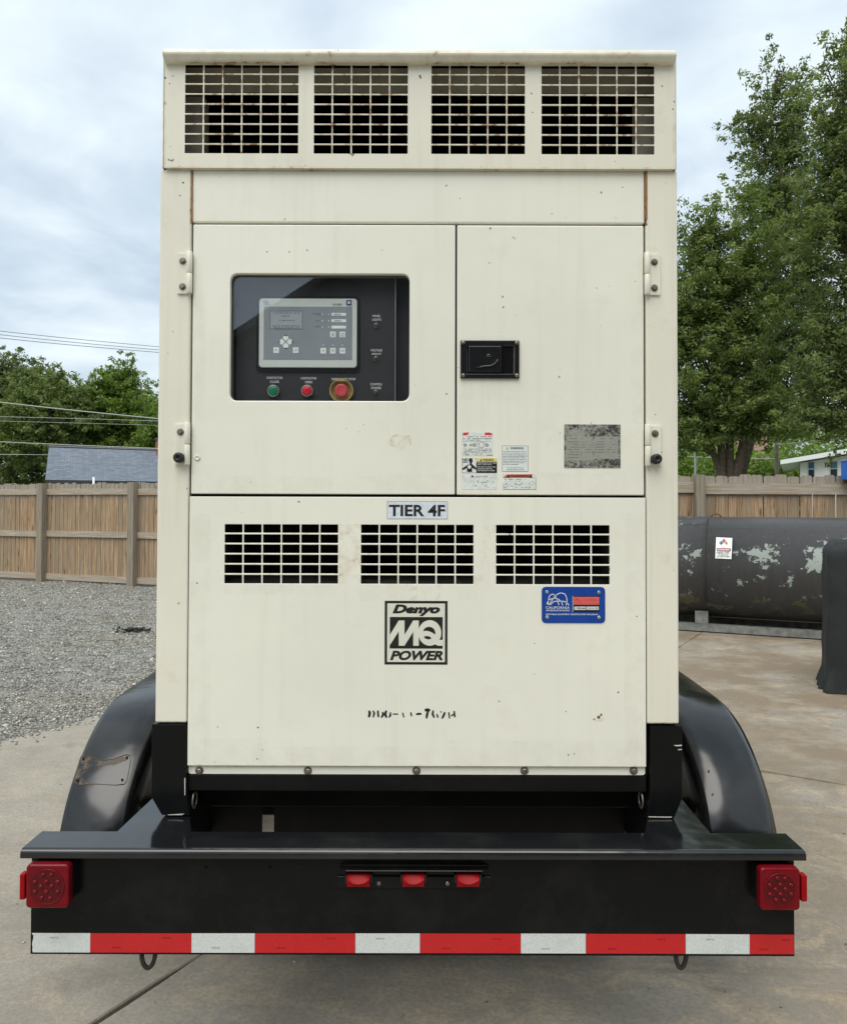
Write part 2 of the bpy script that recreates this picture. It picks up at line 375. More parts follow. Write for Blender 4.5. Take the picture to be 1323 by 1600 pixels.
# ================================================================== GROUND
def poly_sheet(name, pts, z, mat, kind='structure', parent=None):
    mb = MB(); mb.add([(x, y, z) for x, y in pts], [tuple(range(len(pts)))], mat); o = mb.build(name, parent)
    if kind: o['kind'] = kind
    return o
m, t, p, o = newmat('grass_ground'); P = pos(t)
setp(t, p, base=mixc(t, ramp(t, noise(t, P, 0.8, 8, 0.7), [(0.35, 0.0), (0.65, 1.0)]), (0.045, 0.075, 0.02), (0.11, 0.12, 0.045)), rough=0.95, normal=bump(t, noise(t, P, 9, 5), 0.8, 0.05))
m, t, p, o = newmat('gravel_bed'); P = pos(t)
v1 = nd(t, 'ShaderNodeTexVoronoi', {'Vector': P, 'Scale': 42.0, 'Randomness': 1.0}); v2 = nd(t, 'ShaderNodeTexVoronoi', {'Vector': P, 'Scale': 95.0, 'Randomness': 1.0})
g = nd(t, 'ShaderNodeSeparateColor', {0: v1.outputs['Color']}).outputs[0]; g2 = nd(t, 'ShaderNodeSeparateColor', {0: v2.outputs['Color']}).outputs[1]
mix = mth(t, 'ADD', mth(t, 'MULTIPLY', g, 0.6), mth(t, 'MULTIPLY', g2, 0.4))
c = ramp(t, mix, [(0.15, (0.16, 0.16, 0.145)), (0.45, (0.25, 0.248, 0.225)), (0.70, (0.32, 0.315, 0.28)), (0.92, (0.46, 0.445, 0.385))])
dirt = ramp(t, noise(t, mapv(t, P, (0.5, 1.1, 1)), 0.75, 5, 0.6), [(0.45, 0.0), (0.63, 1.0)])
c = mixc(t, mth(t, 'MULTIPLY', dirt, 0.8), c, mixc(t, 0.55, c, (0.25, 0.20, 0.13)))
setp(t, p, base=c, rough=0.9, spec=0.25, normal=bump(t, mth(t, 'ADD', v1.outputs[0], mth(t, 'MULTIPLY', v2.outputs[0], 0.4)), 0.9, 0.02))
def stone_mat(name, c):
    m, t, p, o = newmat(name)
    a = nd(t, 'ShaderNodeAttribute', attribute_name='tone').outputs['Fac']
    setp(t, p, base=ramp(t, a, [(0.0, tuple(x * 0.42 for x in c)), (0.5, c), (0.85, tuple(min(1, x * 1.5) for x in c)), (1.0, (0.68, 0.66, 0.58))]), rough=0.85, spec=0.3)
stone_mat('gravel_stone', (0.275, 0.265, 0.235))
m, t, p, o = newmat('concrete'); P = pos(t)
oi = nd(t, 'ShaderNodeObjectInfo').outputs['Random']
big = noise(t, P, 0.55, 6, 0.6); med = noise(t, P, 3.2, 8, 0.68); fin = noise(t, P, 60, 5, 0.7); agg = noise(t, P, 190, 2, 0.5)
c = mixc(t, ramp(t, big, [(0.33, 0.0), (0.67, 1.0)]), (0.28, 0.255, 0.215), (0.40, 0.365, 0.30))
c = mixc(t, mth(t, 'MULTIPLY', ramp(t, med, [(0.44, 0.0), (0.64, 1.0)]), 0.62), c, (0.27, 0.24, 0.195))
swp = noise(t, mapv(t, P, (1.7, 2.8, 1), rot=(0, 0, -0.45)), 2.0, 10, 0.78, 1.1)
c = mixc(t, mth(t, 'MULTIPLY', mth(t, 'MULTIPLY', ramp(t, swp, [(0.48, 0.0), (0.60, 1.0)]), nd(t, 'ShaderNodeMapRange', {0: nd(t, 'ShaderNodeSeparateXYZ', {0: P}).outputs[0], 1: -1.5, 2: 2.5, 3: 0.30, 4: 1.0}).outputs[0]), 0.80), c, (0.56, 0.45, 0.305))
tyre = noise(t, mapv(t, P, (0.45, 4.0, 1), rot=(0, 0, -0.30)), 1.0, 8, 0.66, 0.5)
c = mixc(t, mth(t, 'MULTIPLY', ramp(t, tyre, [(0.57, 0.0), (0.68, 1.0)]), 0.38), c, (0.15, 0.135, 0.115))
oil = noise(t, P, 1.3, 7, 0.7)
c = mixc(t, mth(t, 'MULTIPLY', ramp(t, oil, [(0.57, 0.0), (0.66, 1.0)]), 0.45), c, (0.15, 0.13, 0.105))
c = mixc(t, mth(t, 'MULTIPLY', ramp(t, fin, [(0.38, 1.0), (0.58, 0.0)]), 0.45), c, (0.19, 0.17, 0.14))
c = mixc(t, mth(t, 'MULTIPLY', ramp(t, agg, [(0.62, 0.0), (0.72, 1.0)]), 0.5), c, (0.10, 0.09, 0.08))
rgt = nd(t, 'ShaderNodeMapRange', {0: nd(t, 'ShaderNodeSeparateXYZ', {0: P}).outputs[0], 1: 0.2, 2: 3.0, 3: 0.0, 4: 1.0}).outputs[0]
c = mixc(t, mth(t, 'MULTIPLY', rgt, mth(t, 'ADD', 0.10, mth(t, 'MULTIPLY', ramp(t, noise(t, P, 0.9, 8, 0.7), [(0.42, 0.0), (0.56, 1.0)]), 0.75))), c, (0.20, 0.145, 0.088))
c = mixc(t, mth(t, 'MULTIPLY', oi, 0.10), c, (0.30, 0.28, 0.25))
#crk = nd(t, 'ShaderNodeTexVoronoi', {'Vector': mixc(t, 0.12, P, nd(t, 'ShaderNodeTexNoise', {'Vector': P, 'Scale': 3.0, 'Detail': 6.0}).outputs[1]), 'Scale': 0.33}, feature='DISTANCE_TO_EDGE').outputs[0]
setp(t, p, base=c, rough=mth(t, 'ADD', mth(t, 'MULTIPLY', med, 0.25), 0.66), spec=0.3, normal=bump(t, mth(t, 'ADD', mth(t, 'ADD', fin, mth(t, 'MULTIPLY', agg, 0.5)), mth(t, 'MULTIPLY', swp, 0.6)), 0.45, 0.006))
simple('joint_dirt', (0.075, 0.062, 0.045), 0.95, var=0.4, vs=30)

poly_sheet('ground', [(-500, -500), (500, -500), (500, 900), (-500, 900)], -0.09, 'grass_ground')
# slab grid directions, read off the slab edge and the joints
g0, g1 = grd(0, 1160), grd(142, 1123)
U = Vector((g1.x - g0.x, g1.y - g0.y)).normalized(); Vd = Vector((U.y, -U.x))
e0 = Vector((g0.x, g0.y)).dot(Vd)
j = grd(225, 1548); e1 = Vector((j.x, j.y)).dot(Vd)
cr = grd(1262, 1216); c0 = Vector((cr.x, cr.y)).dot(U)
vl = [e0, e1]; 
while vl[-1] < 11: vl.append(vl[-1] + (e1 - e0))
ul = [c0 + k * 4.2 for k in range(-4, 4)]
corner = lambda u, v: (U * u + Vd * v)
cy = MB(); a = [corner(ul[0], vl[0]), corner(ul[-1], vl[0]), corner(ul[-1], vl[-1]), corner(ul[0], vl[-1])]
cy.add([(q.x, q.y, -0.03) for q in a], [(3, 2, 1, 0)], 'joint_dirt'); yard = cy.build('concrete_yard'); yard['kind'] = 'structure'
rnd = random.Random(5)
for iu in range(len(ul) - 1):
    for iv in range(len(vl) - 1):
        gp = 0.006
        u0, u1, v0, v1 = ul[iu] + gp * 1.6, ul[iu + 1] - gp * 1.6, vl[iv] + (gp if iv else 0), vl[iv + 1] - gp
        # ragged arrises: the outline of each slab wanders a few millimetres
        def edge(a, b, n=26):
            out = []
            for k in range(n):
                q = a + (b - a) * (k / n); nrm = Vector((-(b - a).y, (b - a).x)).normalized()
                q = q + nrm * (mnoise.noise(Vector((q.x * 3.1, q.y * 3.1, 2.0))) * 0.012 * (4.0 if iv == 0 and abs((a - corner(0, vl[0])).dot(Vd)) < 0.02 and abs((b - corner(0, vl[0])).dot(Vd)) < 0.02 else 1.0))
                out.append(q)
            return out
        A, B, C, D = corner(u0, v0), corner(u1, v0), corner(u1, v1), corner(u0, v1)
        loop = edge(A, D) + edge(D, C) + edge(C, B) + edge(B, A); n = len(loop)
        zt = 0.0 - 0.004 * rnd.random(); ctr = (A + C) / 2
        mb = MB(); vs = [(q.x, q.y, -0.15) for q in loop] + [(q.x, q.y, zt - 0.006) for q in loop] + [(ctr.x + (q.x - ctr.x) * 0.9975, ctr.y + (q.y - ctr.y) * 0.9975, zt) for q in loop]
        fs = [(k, (k + 1) % n, n + (k + 1) % n, n + k) for k in range(n)] + [(n + k, n + (k + 1) % n, 2 * n + (k + 1) % n, 2 * n + k) for k in range(n)] + [tuple(range(2 * n, 3 * n))]
        mb.add(vs, fs, 'concrete'); mb.build('slab', yard, origin=(ctr.x, ctr.y, 0))
# gravel yard: uneven bed, then loose stones
gx0, gx1, gy0, gy1 = -16.0, 8.0, -1.0, 21.0
mb = MB(); NX, NY = 150, 140; vs = []; fs = []
def gz(x, y):
    d = Vector((x, y)).dot(Vd) - e0                       # negative on the gravel side
    h = 0.035 * mnoise.noise(Vector((x * 0.5, y * 0.5, 1))) + 0.022 * mnoise.noise(Vector((x * 1.7, y * 1.7, 4))) + 0.012 * mnoise.noise(Vector((x * 5, y * 5, 9)))
    k = min(1, max(0, -d / 0.8)); return -0.022 + k * (0.022 + h + 0.01)
for i in range(NX + 1):
    for k in range(NY + 1):
        # rows run along the slab edge so that the bed stops just under it
        vv = e0 + 0.02 - (i / NX) ** 1.4 * 16.0; uu = -5 + k / NY * 32.0
        q = corner(uu, vv); vs.append((q.x, q.y, gz(q.x, q.y)))
for i in range(NX):
    for k in range(NY): fs.append((i * (NY + 1) + k, i * (NY + 1) + k + 1, (i + 1) * (NY + 1) + k + 1, (i + 1) * (NY + 1) + k))
mb.add(vs, [f[::-1] for f in fs] if False else fs, 'gravel_bed', True); gb = mb.build('gravel_ground'); gb['kind'] = 'structure'
def scatter(name, mat, pts, sizes, seed, flat=0.6):
    rs = np.random.RandomState(seed); n = len(pts)
    base = np.array([(1, 0, 0), (0, 1, 0), (-1, 0, 0), (0, -1, 0), (0, 0, 1), (0, 0, -1)], float)
    tri = np.array([(0, 1, 4), (1, 2, 4), (2, 3, 4), (3, 0, 4), (1, 0, 5), (2, 1, 5), (3, 2, 5), (0, 3, 5)])
    v = base[None] * (0.65 + 0.7 * rs.rand(n, 6, 1)) + rs.randn(n, 6, 3) * 0.12
    v[:, :, 2] *= flat; a = rs.rand(n) * 6.283; ca, sa = np.cos(a)[:, None], np.sin(a)[:, None]
    tl = rs.randn(n)[:, None] * 0.35
    x, y, z = v[:, :, 0], v[:, :, 1], v[:, :, 2]; y, z = y * np.cos(tl) - z * np.sin(tl), y * np.sin(tl) + z * np.cos(tl)
    v = np.stack([x * ca - y * sa, x * sa + y * ca, z], 2) * np.asarray(sizes)[:, None, None] + np.asarray(pts)[:, None, :]
    f = (tri[None] + (np.arange(n) * 6)[:, None, None]).reshape(-1, 3)
    me = bpy.data.meshes.new(name); me.vertices.add(n * 6); me.vertices.foreach_set('co', v.reshape(-1).astype('f'))
    me.loops.add(len(f) * 3); me.loops.foreach_set('vertex_index', f.reshape(-1).astype('i')); me.polygons.add(len(f))
    me.polygons.foreach_set('loop_start', np.arange(0, len(f) * 3, 3, dtype='i')); me.update(calc_edges=True); me.validate()
    at_ = me.attributes.new('tone', 'FLOAT', 'POINT'); tn = np.clip(rs.rand(n) ** 1.2, 0, 1); at_.data.foreach_set('value', np.repeat(tn, 6).astype('f'))
    me.materials.append(MATS[mat]); return link(name, me)
rs = np.random.RandomState(3); P_ = []; S_ = []
while len(P_) < 80000:
    Y = 5.2 + 12.5 * rs.rand() ** 1.5; X = -Y * (0.05 + 0.53 * rs.rand() if rs.rand() < 0.72 else 0.58 + 0.42 * rs.rand())
    d = X * Vd.x + Y * Vd.y - e0
    if d > 0.03: continue
    P_.append((X, Y, gz(X, Y) + 0.002)); S_.append((0.0045 + 0.007 * rs.rand() ** 2 + 0.0005 * Y) * (2.1 if rs.rand() < 0.015 else 1))
tag(scatter('gravel', 'gravel_stone', P_, S_, 4), 'loose grey crushed stone covering the yard in front of the left fence', 'gravel', kind='stuff')
P_ = []; S_ = []
for k in range(260):
    Y = 2.2 + 8 * rs.rand() ** 1.4; X = (rs.rand() - 0.5) * 1.3 * Y
    if X * Vd.x + Y * Vd.y - e0 < 0.05: continue
    P_.append((X, Y, 0.001)); S_.append(0.003 + 0.006 * rs.rand() ** 2)
for k in range(500):                                     # stones kicked over the slab edge
    s = rs.rand() * 9; dd = abs(rs.randn()) * 0.10; q = corner(U.dot(Vector((g0.x, g0.y))) - 3 + s, e0 + dd); P_.append((q.x, q.y, 0.003)); S_.append(0.005 + 0.009 * rs.rand())
tag(scatter('grit', 'gravel_stone', P_, S_, 8), 'small stones and grit strewn over the concrete', 'grit', kind='stuff')
q = grd(207, 989); rs = np.random.RandomState(11)
pt = [(q.x + rs.randn() * 0.10, q.y + rs.randn() * 0.06, 0.015 + 0.05 * rs.rand()) for k in range(60)]
simple('dark_earth', (0.035, 0.032, 0.026), 0.95, var=0.4, vs=60)
tag(scatter('soil_clod', 'dark_earth', pt, [0.015 + 0.022 * rs.rand() for k in pt], 12), 'small dark heap of crumbled soil lying on the gravel', 'soil heap', kind='stuff')

# ================================================================== GENERATOR
Y0 = 2.33
def R(x0, x1, y0, y1, Y=Y0):
    my, mx = (y0 + y1) / 2, (x0 + x1) / 2
    return at(x0, my, Y).x, at(x1, my, Y).x, at(mx, y1, Y).z, at(mx, y0, Y).z
PX = Y0 / FPX                                   # metres per photograph pixel on the generator's face
XL, XR = at(246, 700, Y0).x, at(1059.5, 700, Y0).x
XLi, XRi = at(295.5, 700, Y0).x, at(1009.5, 700, Y0).x
ZB, ZT = at(655, 1131, Y0).z, at(655, 264, Y0).z
gen = empty('generator', ((XL + XR) / 2, Y0 + 1.8, at(655, 1262, Y0).z), 'cream painted diesel generator set with control window and vent grilles, on the black trailer', 'generator')
GD = 3.5
# hood openings
def cells(x0, x1, y0, y1, nc, nr, bx, by, Y):
    X0, X1, Z0, Z1 = R(x0, x1, y0, y1, Y); bx *= PX; by *= PX
    cw = (X1 - X0 - (nc - 1) * bx) / nc; ch = (Z1 - Z0 - (nr - 1) * by) / nr
    return [(X0 + i * (cw + bx), X0 + i * (cw + bx) + cw, Z0 + k * (ch + by), Z0 + k * (ch + by) + ch) for i in range(nc) for k in range(nr)]
YH = Y0 - 0.012
hood = [cells(x0, x1, 101.2, 239.5, n, 9, 2.3, 2.4, YH) for x0, x1, n in ((289, 466, 6), (490.5, 637, 5), (674, 820, 5), (846, 1022, 6))]
# keep the rows of the four grilles on common lines
zr = [c[2:] for c in hood[1][:9]]
hood = [(c[0], c[1], *zr[i % 9]) for h in hood for i, c in enumerate(h)]
HX0, HX1, HZ0, HZ1 = R(256.5, 1055, 84, 263, YH)
cream('cream_hood', [(R(a_, b_, 100, 240, YH)[0] + 0.004, R(a_, b_, 100, 240, YH)[1] - 0.004, min(z for z, _ in zr), max(z for _, z in zr), 0.004, 0.88) for a_, b_ in ((289, 466), (490.5, 637), (674, 820), (846, 1022))] + [(HX0 + 0.04, HX1 - 0.04, HZ0 + 0.02, HZ1 - 0.02, 0.02, 0.42), (HX0, HX1, HZ1 - 0.05, HZ1, 0.02, 0.66), (HX0, HX1, HZ0 - 0.01, HZ0 + 0.006, 0.004, 0.75), (HX0 - 0.01, HX0 + 0.006, HZ0, HZ1, 0.006, 0.75), (HX1 - 0.008, HX1 + 0.01, HZ0, HZ1, 0.006, 0.7), (HX1 - 0.06, HX1 - 0.03, HZ0 + 0.1, HZ1, 0.02, 0.62)], (0.78, 0.75, 0.63), 1.1)
mb = MB(); punched(mb, (HX0, HX1, HZ0, HZ1), hood, YH, YH + 0.0032, 'cream_hood'); mb.build('hood_grille_panel', gen, 0.0007, 1)
# hood side plates, roof and rolled front lip
mb = MB()
for sx, xx in ((-1, at(253.2, 180, YH).x), (1, at(1057.3, 180, YH).x)):
    mb = MB(); mb.box(xx, xx - sx * 0.004, YH + 0.004, Y0 + GD, HZ0 + 0.002, HZ1, 'cream_hood'); mb.build('hood_side', gen, 0.001, 1)
mb = MB(); mb.box(HX0 + 0.004, HX1 - 0.004, YH + 0.0062, YH + 0.06, HZ0, HZ0 + 0.004, 'cream_hood'); mb.build('hood_return', gen, 0.001, 1)
lz1, lz0 = at(655, 72.5, YH - 0.03).z, at(655, 92.5, YH - 0.03).z; lh = lz1 - lz0
prof = [(Y0 + GD, lz1)] + [(YH - 0.012 - 0.018 * math.sin(a), lz1 - 0.018 + 0.018 * math.cos(a)) for a in np.linspace(0, math.pi / 2, 6)] + [(YH - 0.030, lz0 + 0.016), (YH - 0.020, lz0 + 0.003), (YH - 0.014, lz0), (YH + 0.004, lz0 + 0.001), (YH + 0.004, lz1 - 0.012), (Y0 + GD, lz1 - 0.012)]
mb = MB(); mb.prismx(prof, at(253, 80, YH - 0.03).x, at(1057.5, 80, YH - 0.03).x, 'cream_hood'); mb.build('roof', gen, 0.004, 2)
# corner columns
rl = at(300, 300, Y0).x
cream('cream_column', [(XLi - 0.003, XLi + 0.006, ZT - 0.17, ZT, 0.006, 0.95), (XRi - 0.006, XRi + 0.004, ZT - 0.17, ZT, 0.006, 1.15), (XL, XR, ZB - 0.002, ZB + 0.004, 0.006, 1.0), (XL, XL + 0.09, ZT - 0.004, ZT, 0.01, 0.8), (XR - 0.09, XR, ZT - 0.004, ZT, 0.01, 0.8)], (0.80, 0.77, 0.65), 1.1)
for a, b in ((XL, XLi), (XRi, XR)):
    mb = MB(); mb.box(a, b, Y0, Y0 + 0.10, ZB, ZT - 0.002, 'cream_column'); mb.build('corner_post', gen, 0.006, 3)
# fixed top panel, doors, lower panel
x0, x1, z0, z1 = R(300, 1008, 265.5, 347.5)
mb = MB(); mb.box(XLi + 0.0022, XRi - 0.0022, Y0 + 0.003, Y0 + 0.03, z0, z1, 'cream_paint'); mb.build('top_panel', gen, 0.005, 3)
TPZ0 = z0
# --- left door with rounded window opening
dx0, dx1, dz0, dz1 = XLi + 0.006, at(711.0, 560, Y0).x, at(655, 772.5, Y0).z, at(655, 350.8, Y0).z
wx0, wx1, wz0, wz1 = R(359, 639.5, 427, 626)
hole = rrect(wx0, wx1, wz0, wz1, 0.022, 6); n = len(hole); kk = n // 4
outer = [(dx1, dz0), (dx1, dz1), (dx0, dz1), (dx0, dz0)]
mb = MB(); yf, yb = Y0 + 0.002, Y0 + 0.022
V_ = [(x, yf, z) for x, z in hole] + [(x, yf, z) for x, z in outer] + [(x, yb, z) for x, z in hole] + [(x, yb, z) for x, z in outer]
F_ = []
for q in range(4):
    for i in range(kk - 1): F_.append((n + q, q * kk + i + 1, q * kk + i))
    F_.append((n + q, n + (q + 1) % 4, ((q + 1) % 4) * kk, q * kk + kk - 1))
nf = len(F_); off = n + 4
F_ += [tuple(off + k for k in f[::-1]) for f in F_[:nf]]
for i in range(n): F_.append((i, (i + 1) % n, off + (i + 1) % n, off + i))
for q in range(4): F_.append((n + (q + 1) % 4, n + q, off + n + q, off + n + (q + 1) % 4))
mb.add(V_, F_, 'cream_paint'); bm = bmesh.new(); ldoor = mb.build('door', gen)
bm.from_mesh(ldoor.data); bmesh.ops.recalc_face_normals(bm, faces=bm.faces); bm.to_mesh(ldoor.data); bm.free()
bv = ldoor.modifiers.new('bevel', 'BEVEL'); bv.width = 0.0028; bv.segments = 2; bv.limit_method = 'ANGLE'; bv.angle_limit = math.radians(40)
ldoor['label'] = 'left door with the dark control window'
mb = MB(); mb.prism(rrect(wx0 - 0.012, wx1 + 0.012, wz0 - 0.012, wz1 + 0.012, 0.03), yb + 0.001, yb + 0.005, 'window_acrylic'); mb.build('window_pane', ldoor)
px_, pz_ = at(308, 715, Y0).x, at(308, 715, Y0).z
mb = MB(); mb.lathe((px_, yf, pz_), [(0.0095, 0), (0.0095, 0.002), (0.008, 0.003), (0.003, 0.0032), (0.0028, 0.002)], 'cream_clean', 16); mb.build('plug', ldoor)
# --- right door
ex0, ex1 = at(713.8, 560, Y0).x, XRi - 0.006
mb = MB(); mb.box(ex0, ex1, yf, yb, dz0 - 0.001, dz1, 'cream_paint'); rdoor = mb.build('door', gen, 0.0032, 2); rdoor['label'] = 'plain right door with the black paddle latch'
# --- lower panel with three punched grilles
px0, px1, pz0, pz1 = XLi + 0.003, XRi - 0.003, at(655, 1197.5, Y0).z, at(655, 776.8, Y0).z
lows = [cells(a, b, 820, 912.5, 6, 6, 2.4, 2.6, Y0) for a, b in ((351, 528), (564, 739.5), (775, 952))]
zl = [c[2:] for c in lows[1][:6]]
lows = [(c[0], c[1], *zl[i % 6]) for h in lows for i, c in enumerate(h)]
lz_0, lz_1 = min(z for z, _ in zl), max(z for _, z in zl)
cream('cream_lower', [(min(c[0] for c in lows) - 0.0, max(c[1] for c in lows), lz_0 - 0.002, lz_1 + 0.001, 0.002, 0.66), (at(630, 0, Y0).x, at(690, 0, Y0).x, lz_0 - 0.02, lz_1, 0.015, 0.60), (px0, px1, pz0 - 0.006, pz0 + 0.004, 0.004, 0.62)])
mb = MB(); punched(mb, (px0, px1, pz0, pz1), lows, Y0 - 0.001, Y0 + 0.0028, 'cream_lower'); mb.box(px0 + 0.004, px1 - 0.004, Y0 + 0.0052, Y0 + 0.03, pz0 + 0.003, pz0 + 0.006, 'cream_lower'); lpan = mb.build('lower_panel', gen, 0.0014, 2)
sx0, sx1, sz0, sz1 = R(294, 1008, 1197.5, 1211, Y0 + 0.008)
mb = MB(); mb.prism(rrect(sx0, sx1, sz0, sz1 + 0.004, 0.008), Y0 + 0.009, Y0 + 0.014, 'cream_lower'); mb.build('bottom_flange', gen, 0.001, 1)
# shared hex bolt
def bolt_mesh(name, r, h, mat, washer=True, hexn=6):
    mb = MB()
    if washer: mb.lathe((0, 0, 0), [(r * 1.45, 0), (r * 1.45, r * 0.25)], mat, 16, smooth=False)
    mb.lathe((0, 0, 0), [(r, 0), (r, h * 0.8), (r * 0.75, h)], mat, hexn, smooth=False)
    return mb.mesh(name)
hexb = bolt_mesh('bolt', 0.0085, 0.010, 'bolt_steel'); smallb = bolt_mesh('bolt', 0.0072, 0.008, 'bolt_steel', True)
for i, x in enumerate((311.5, 481, 650.5, 819, 989.5)):
    q = at(x, 1204.2, Y0 + 0.009); link('bolt', hexb, gen, (q.x, Y0 + 0.009, q.z), rot=(0, i * 0.3, 0))
# enclosure shell and dark inner frame seen through the seams
mb = MB(); T = 0.006
for sx, xx in ((1, XL + 0.0015), (-1, XR - 0.0015)):
    mb.box(xx, xx + sx * T, Y0 + 0.1002, Y0 + GD, ZB, HZ0 + 0.01, 'cream_paint')
mb.box(XL + 0.0015, XR - 0.0015, Y0 + GD, Y0 + GD + T, ZB, lz1 - 0.013, 'cream_paint'); mb.build('enclosure', gen)
mb = MB(); fr_h = [(wx0 - 0.02, wx1 + 0.02, wz0 - 0.02, wz1 + 0.02)]
gx = [R(a, b, 819, 913) for a, b in ((349, 530), (562, 741), (773, 954))]
fr_h += [(g[0], g[1], lz_0 - 0.004, lz_1 + 0.004) for g in gx]
punched(mb, (XL + 0.004, XR - 0.004, sz0 - 0.01, HZ0 + 0.005), fr_h, Y0 + 0.031, Y0 + 0.05, 'seam_dark'); mb.build('inner_frame', gen)
# hood chamber: dark box with a baffle hanging behind the grilles and light side cheeks
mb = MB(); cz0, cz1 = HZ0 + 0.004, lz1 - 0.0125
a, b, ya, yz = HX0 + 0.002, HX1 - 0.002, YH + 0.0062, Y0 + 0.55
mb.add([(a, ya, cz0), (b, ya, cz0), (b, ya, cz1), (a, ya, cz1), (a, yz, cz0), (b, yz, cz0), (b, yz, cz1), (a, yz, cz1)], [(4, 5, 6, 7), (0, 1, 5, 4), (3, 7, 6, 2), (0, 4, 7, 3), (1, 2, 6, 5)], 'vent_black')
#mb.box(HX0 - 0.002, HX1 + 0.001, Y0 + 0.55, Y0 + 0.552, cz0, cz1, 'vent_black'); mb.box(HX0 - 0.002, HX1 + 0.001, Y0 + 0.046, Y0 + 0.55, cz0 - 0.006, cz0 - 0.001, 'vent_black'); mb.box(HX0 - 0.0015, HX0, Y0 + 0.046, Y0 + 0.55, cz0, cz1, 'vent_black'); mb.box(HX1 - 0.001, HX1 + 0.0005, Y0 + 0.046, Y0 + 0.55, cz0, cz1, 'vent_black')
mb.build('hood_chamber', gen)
mb = MB()
bz = at(655, 145, Y0 + 0.075).z
mb.add([(HX0 + 0.008, Y0 + 0.05, cz1), (HX1 - 0.008, Y0 + 0.05, cz1), (HX1 - 0.008, Y0 + 0.075, bz), (HX0 + 0.008, Y0 + 0.075, bz)], [(3, 2, 1, 0)], 'inner_tan')
mb.build('baffle', gen)
for a, b in ((HX0 + 0.012, at(314, 190, Y0 + 0.05).x), (at(999, 190, Y0 + 0.05).x, HX1 - 0.012)):
    mb = MB(); mb.box(a, b, Y0 + 0.085, Y0 + 0.14, cz0 + 0.001, bz - 0.004, 'inner_tan'); mb.build('inner_post', gen, 0.004, 1)
for g in gx:                                          # intake boxes behind the lower grilles
    mb = MB(); a, b = g[0] + 0.002, g[1] - 0.002; c_, d_ = lz_0 - 0.003, lz_1 + 0.003; ya, yz = Y0 + 0.0305, Y0 + 0.26
    mb.add([(a, ya, c_), (b, ya, c_), (b, ya, d_), (a, ya, d_), (a, yz, c_ + 0.03), (b, yz, c_ + 0.03), (b, yz, d_), (a, yz, d_)], [(4, 5, 6, 7), (0, 1, 5, 4), (3, 7, 6, 2), (0, 4, 7, 3), (1, 2, 6, 5)], 'vent_foam'); mb.build('intake_box', gen)
# --- hinges
def hinge(x0, x1, y0, y1, kx, knob):
    X0, X1, Z0, Z1 = R(x0, x1, y0, y1); left = kx < (x0 + x1) / 2 and False
    mb = MB(); K = at(kx, (y0 + y1) / 2, Y0).x
    lx0, lx1 = (X0, K) if kx > (x0 + x1) / 2 else (K, X1)
    mb.prism(rrect(lx0, lx1, Z0, Z1, 0.004, 3), Y0 - 0.0065, Y0 - 0.0005, 'cream_column')
    h = mb.build('hinge', gen, 0.0012, 2)
    zm = (Z0 + Z1) / 2; r = 0.0088
    for a, b in ((Z0 + 0.0005, zm - 0.001), (zm + 0.001, Z1 - 0.0005 + 0.004)):
        m2 = MB(); m2.lathe((K, Y0 - 0.009, a), [(r * 0.9, 0), (r, 0.0015), (r, b - a - 0.0015), (r * 0.9, b - a)], 'cream_column', 18, 'z'); m2.build('knuckle', h)
    xc = (lx0 + lx1) / 2 + (-0.002 if kx > (x0 + x1) / 2 else 0.002)
    link('bolt', smallb, h, (xc, Y0 - 0.0065, Z1 - 0.2 * (Z1 - Z0)))
    if not knob: link('bolt', smallb, h, (xc, Y0 - 0.0065, Z0 + 0.17 * (Z1 - Z0)))
    else:
        m2 = MB(); m2.lathe((xc, Y0 - 0.0065, Z0 + 0.17 * (Z1 - Z0)), [(0.013, 0), (0.0155, 0.004), (0.0155, 0.020), (0.012, 0.026), (0.006, 0.0265), (0.005, 0.022)], 'rubber', 20); m2.build('rubber_stop', h)
hinge(277.5, 302, 396, 459.5, 297.5, False); hinge(273.5, 300, 662.5, 726.5, 294, True)
hinge(1005, 1030.5, 397.5, 461.5, 1009.5, False); hinge(1006, 1032, 665, 728.5, 1010.5, True)
# --- paddle latch
hx0, hx1, hz0, hz1 = R(719, 811, 532, 591.5)
yl = yf
mb = MB(); ix0, ix1, iz0, iz1 = R(729, 803, 540, 584)
punched(mb, (hx0, hx1, hz0, hz1), [(ix0, ix1, iz0, iz1)], yl - 0.008, yl - 0.0005, 'plastic_black'); latch = mb.build('latch', rdoor, 0.0025, 3)
mb = MB(); mb.box(ix0 + 0.001, ix1 - 0.001, yl - 0.0016, yl - 0.001, iz0 + 0.001, iz1 - 0.001, 'vent_black'); mb.build('latch_recess', rdoor)
bx0, bx1, bz0, bz1 = R(731.5, 783, 541, 582.5)
mb = MB(); mb.box(bx0, bx1, yl - 0.012, yl - 0.0022, bz0, bz1, 'plastic_black'); mb.build('latch_paddle', rdoor, 0.003, 3)
cx_, cz_ = at(763, 558, yl).x, at(763, 558, yl).z
mb = MB(); mb.lathe((cx_, yl - 0.0122, cz_), [(0.008, 0.0), (0.0075, 0.001), (0.004, 0.0012)], 'plastic_black', 24); mb.box(cx_ - 0.0035, cx_ + 0.0035, yl - 0.0142, yl - 0.0136, cz_ - 0.0007, cz_ + 0.0007, 'bolt_steel'); mb.build('lock_cylinder', rdoor)
pts = [at(743, 576, yl), at(755, 573.6, yl), at(766, 573.0, yl), at(772, 570, yl), at(776, 565.5, yl), at(777, 561, yl)]
mb = MB(); mb.tube([(q.x, yl - 0.0118, q.z) for q in pts], [0.0025, 0.0034, 0.0036, 0.0036, 0.0034, 0.0012], 'plastic_black', 10); mb.build('finger_ridge', rdoor)
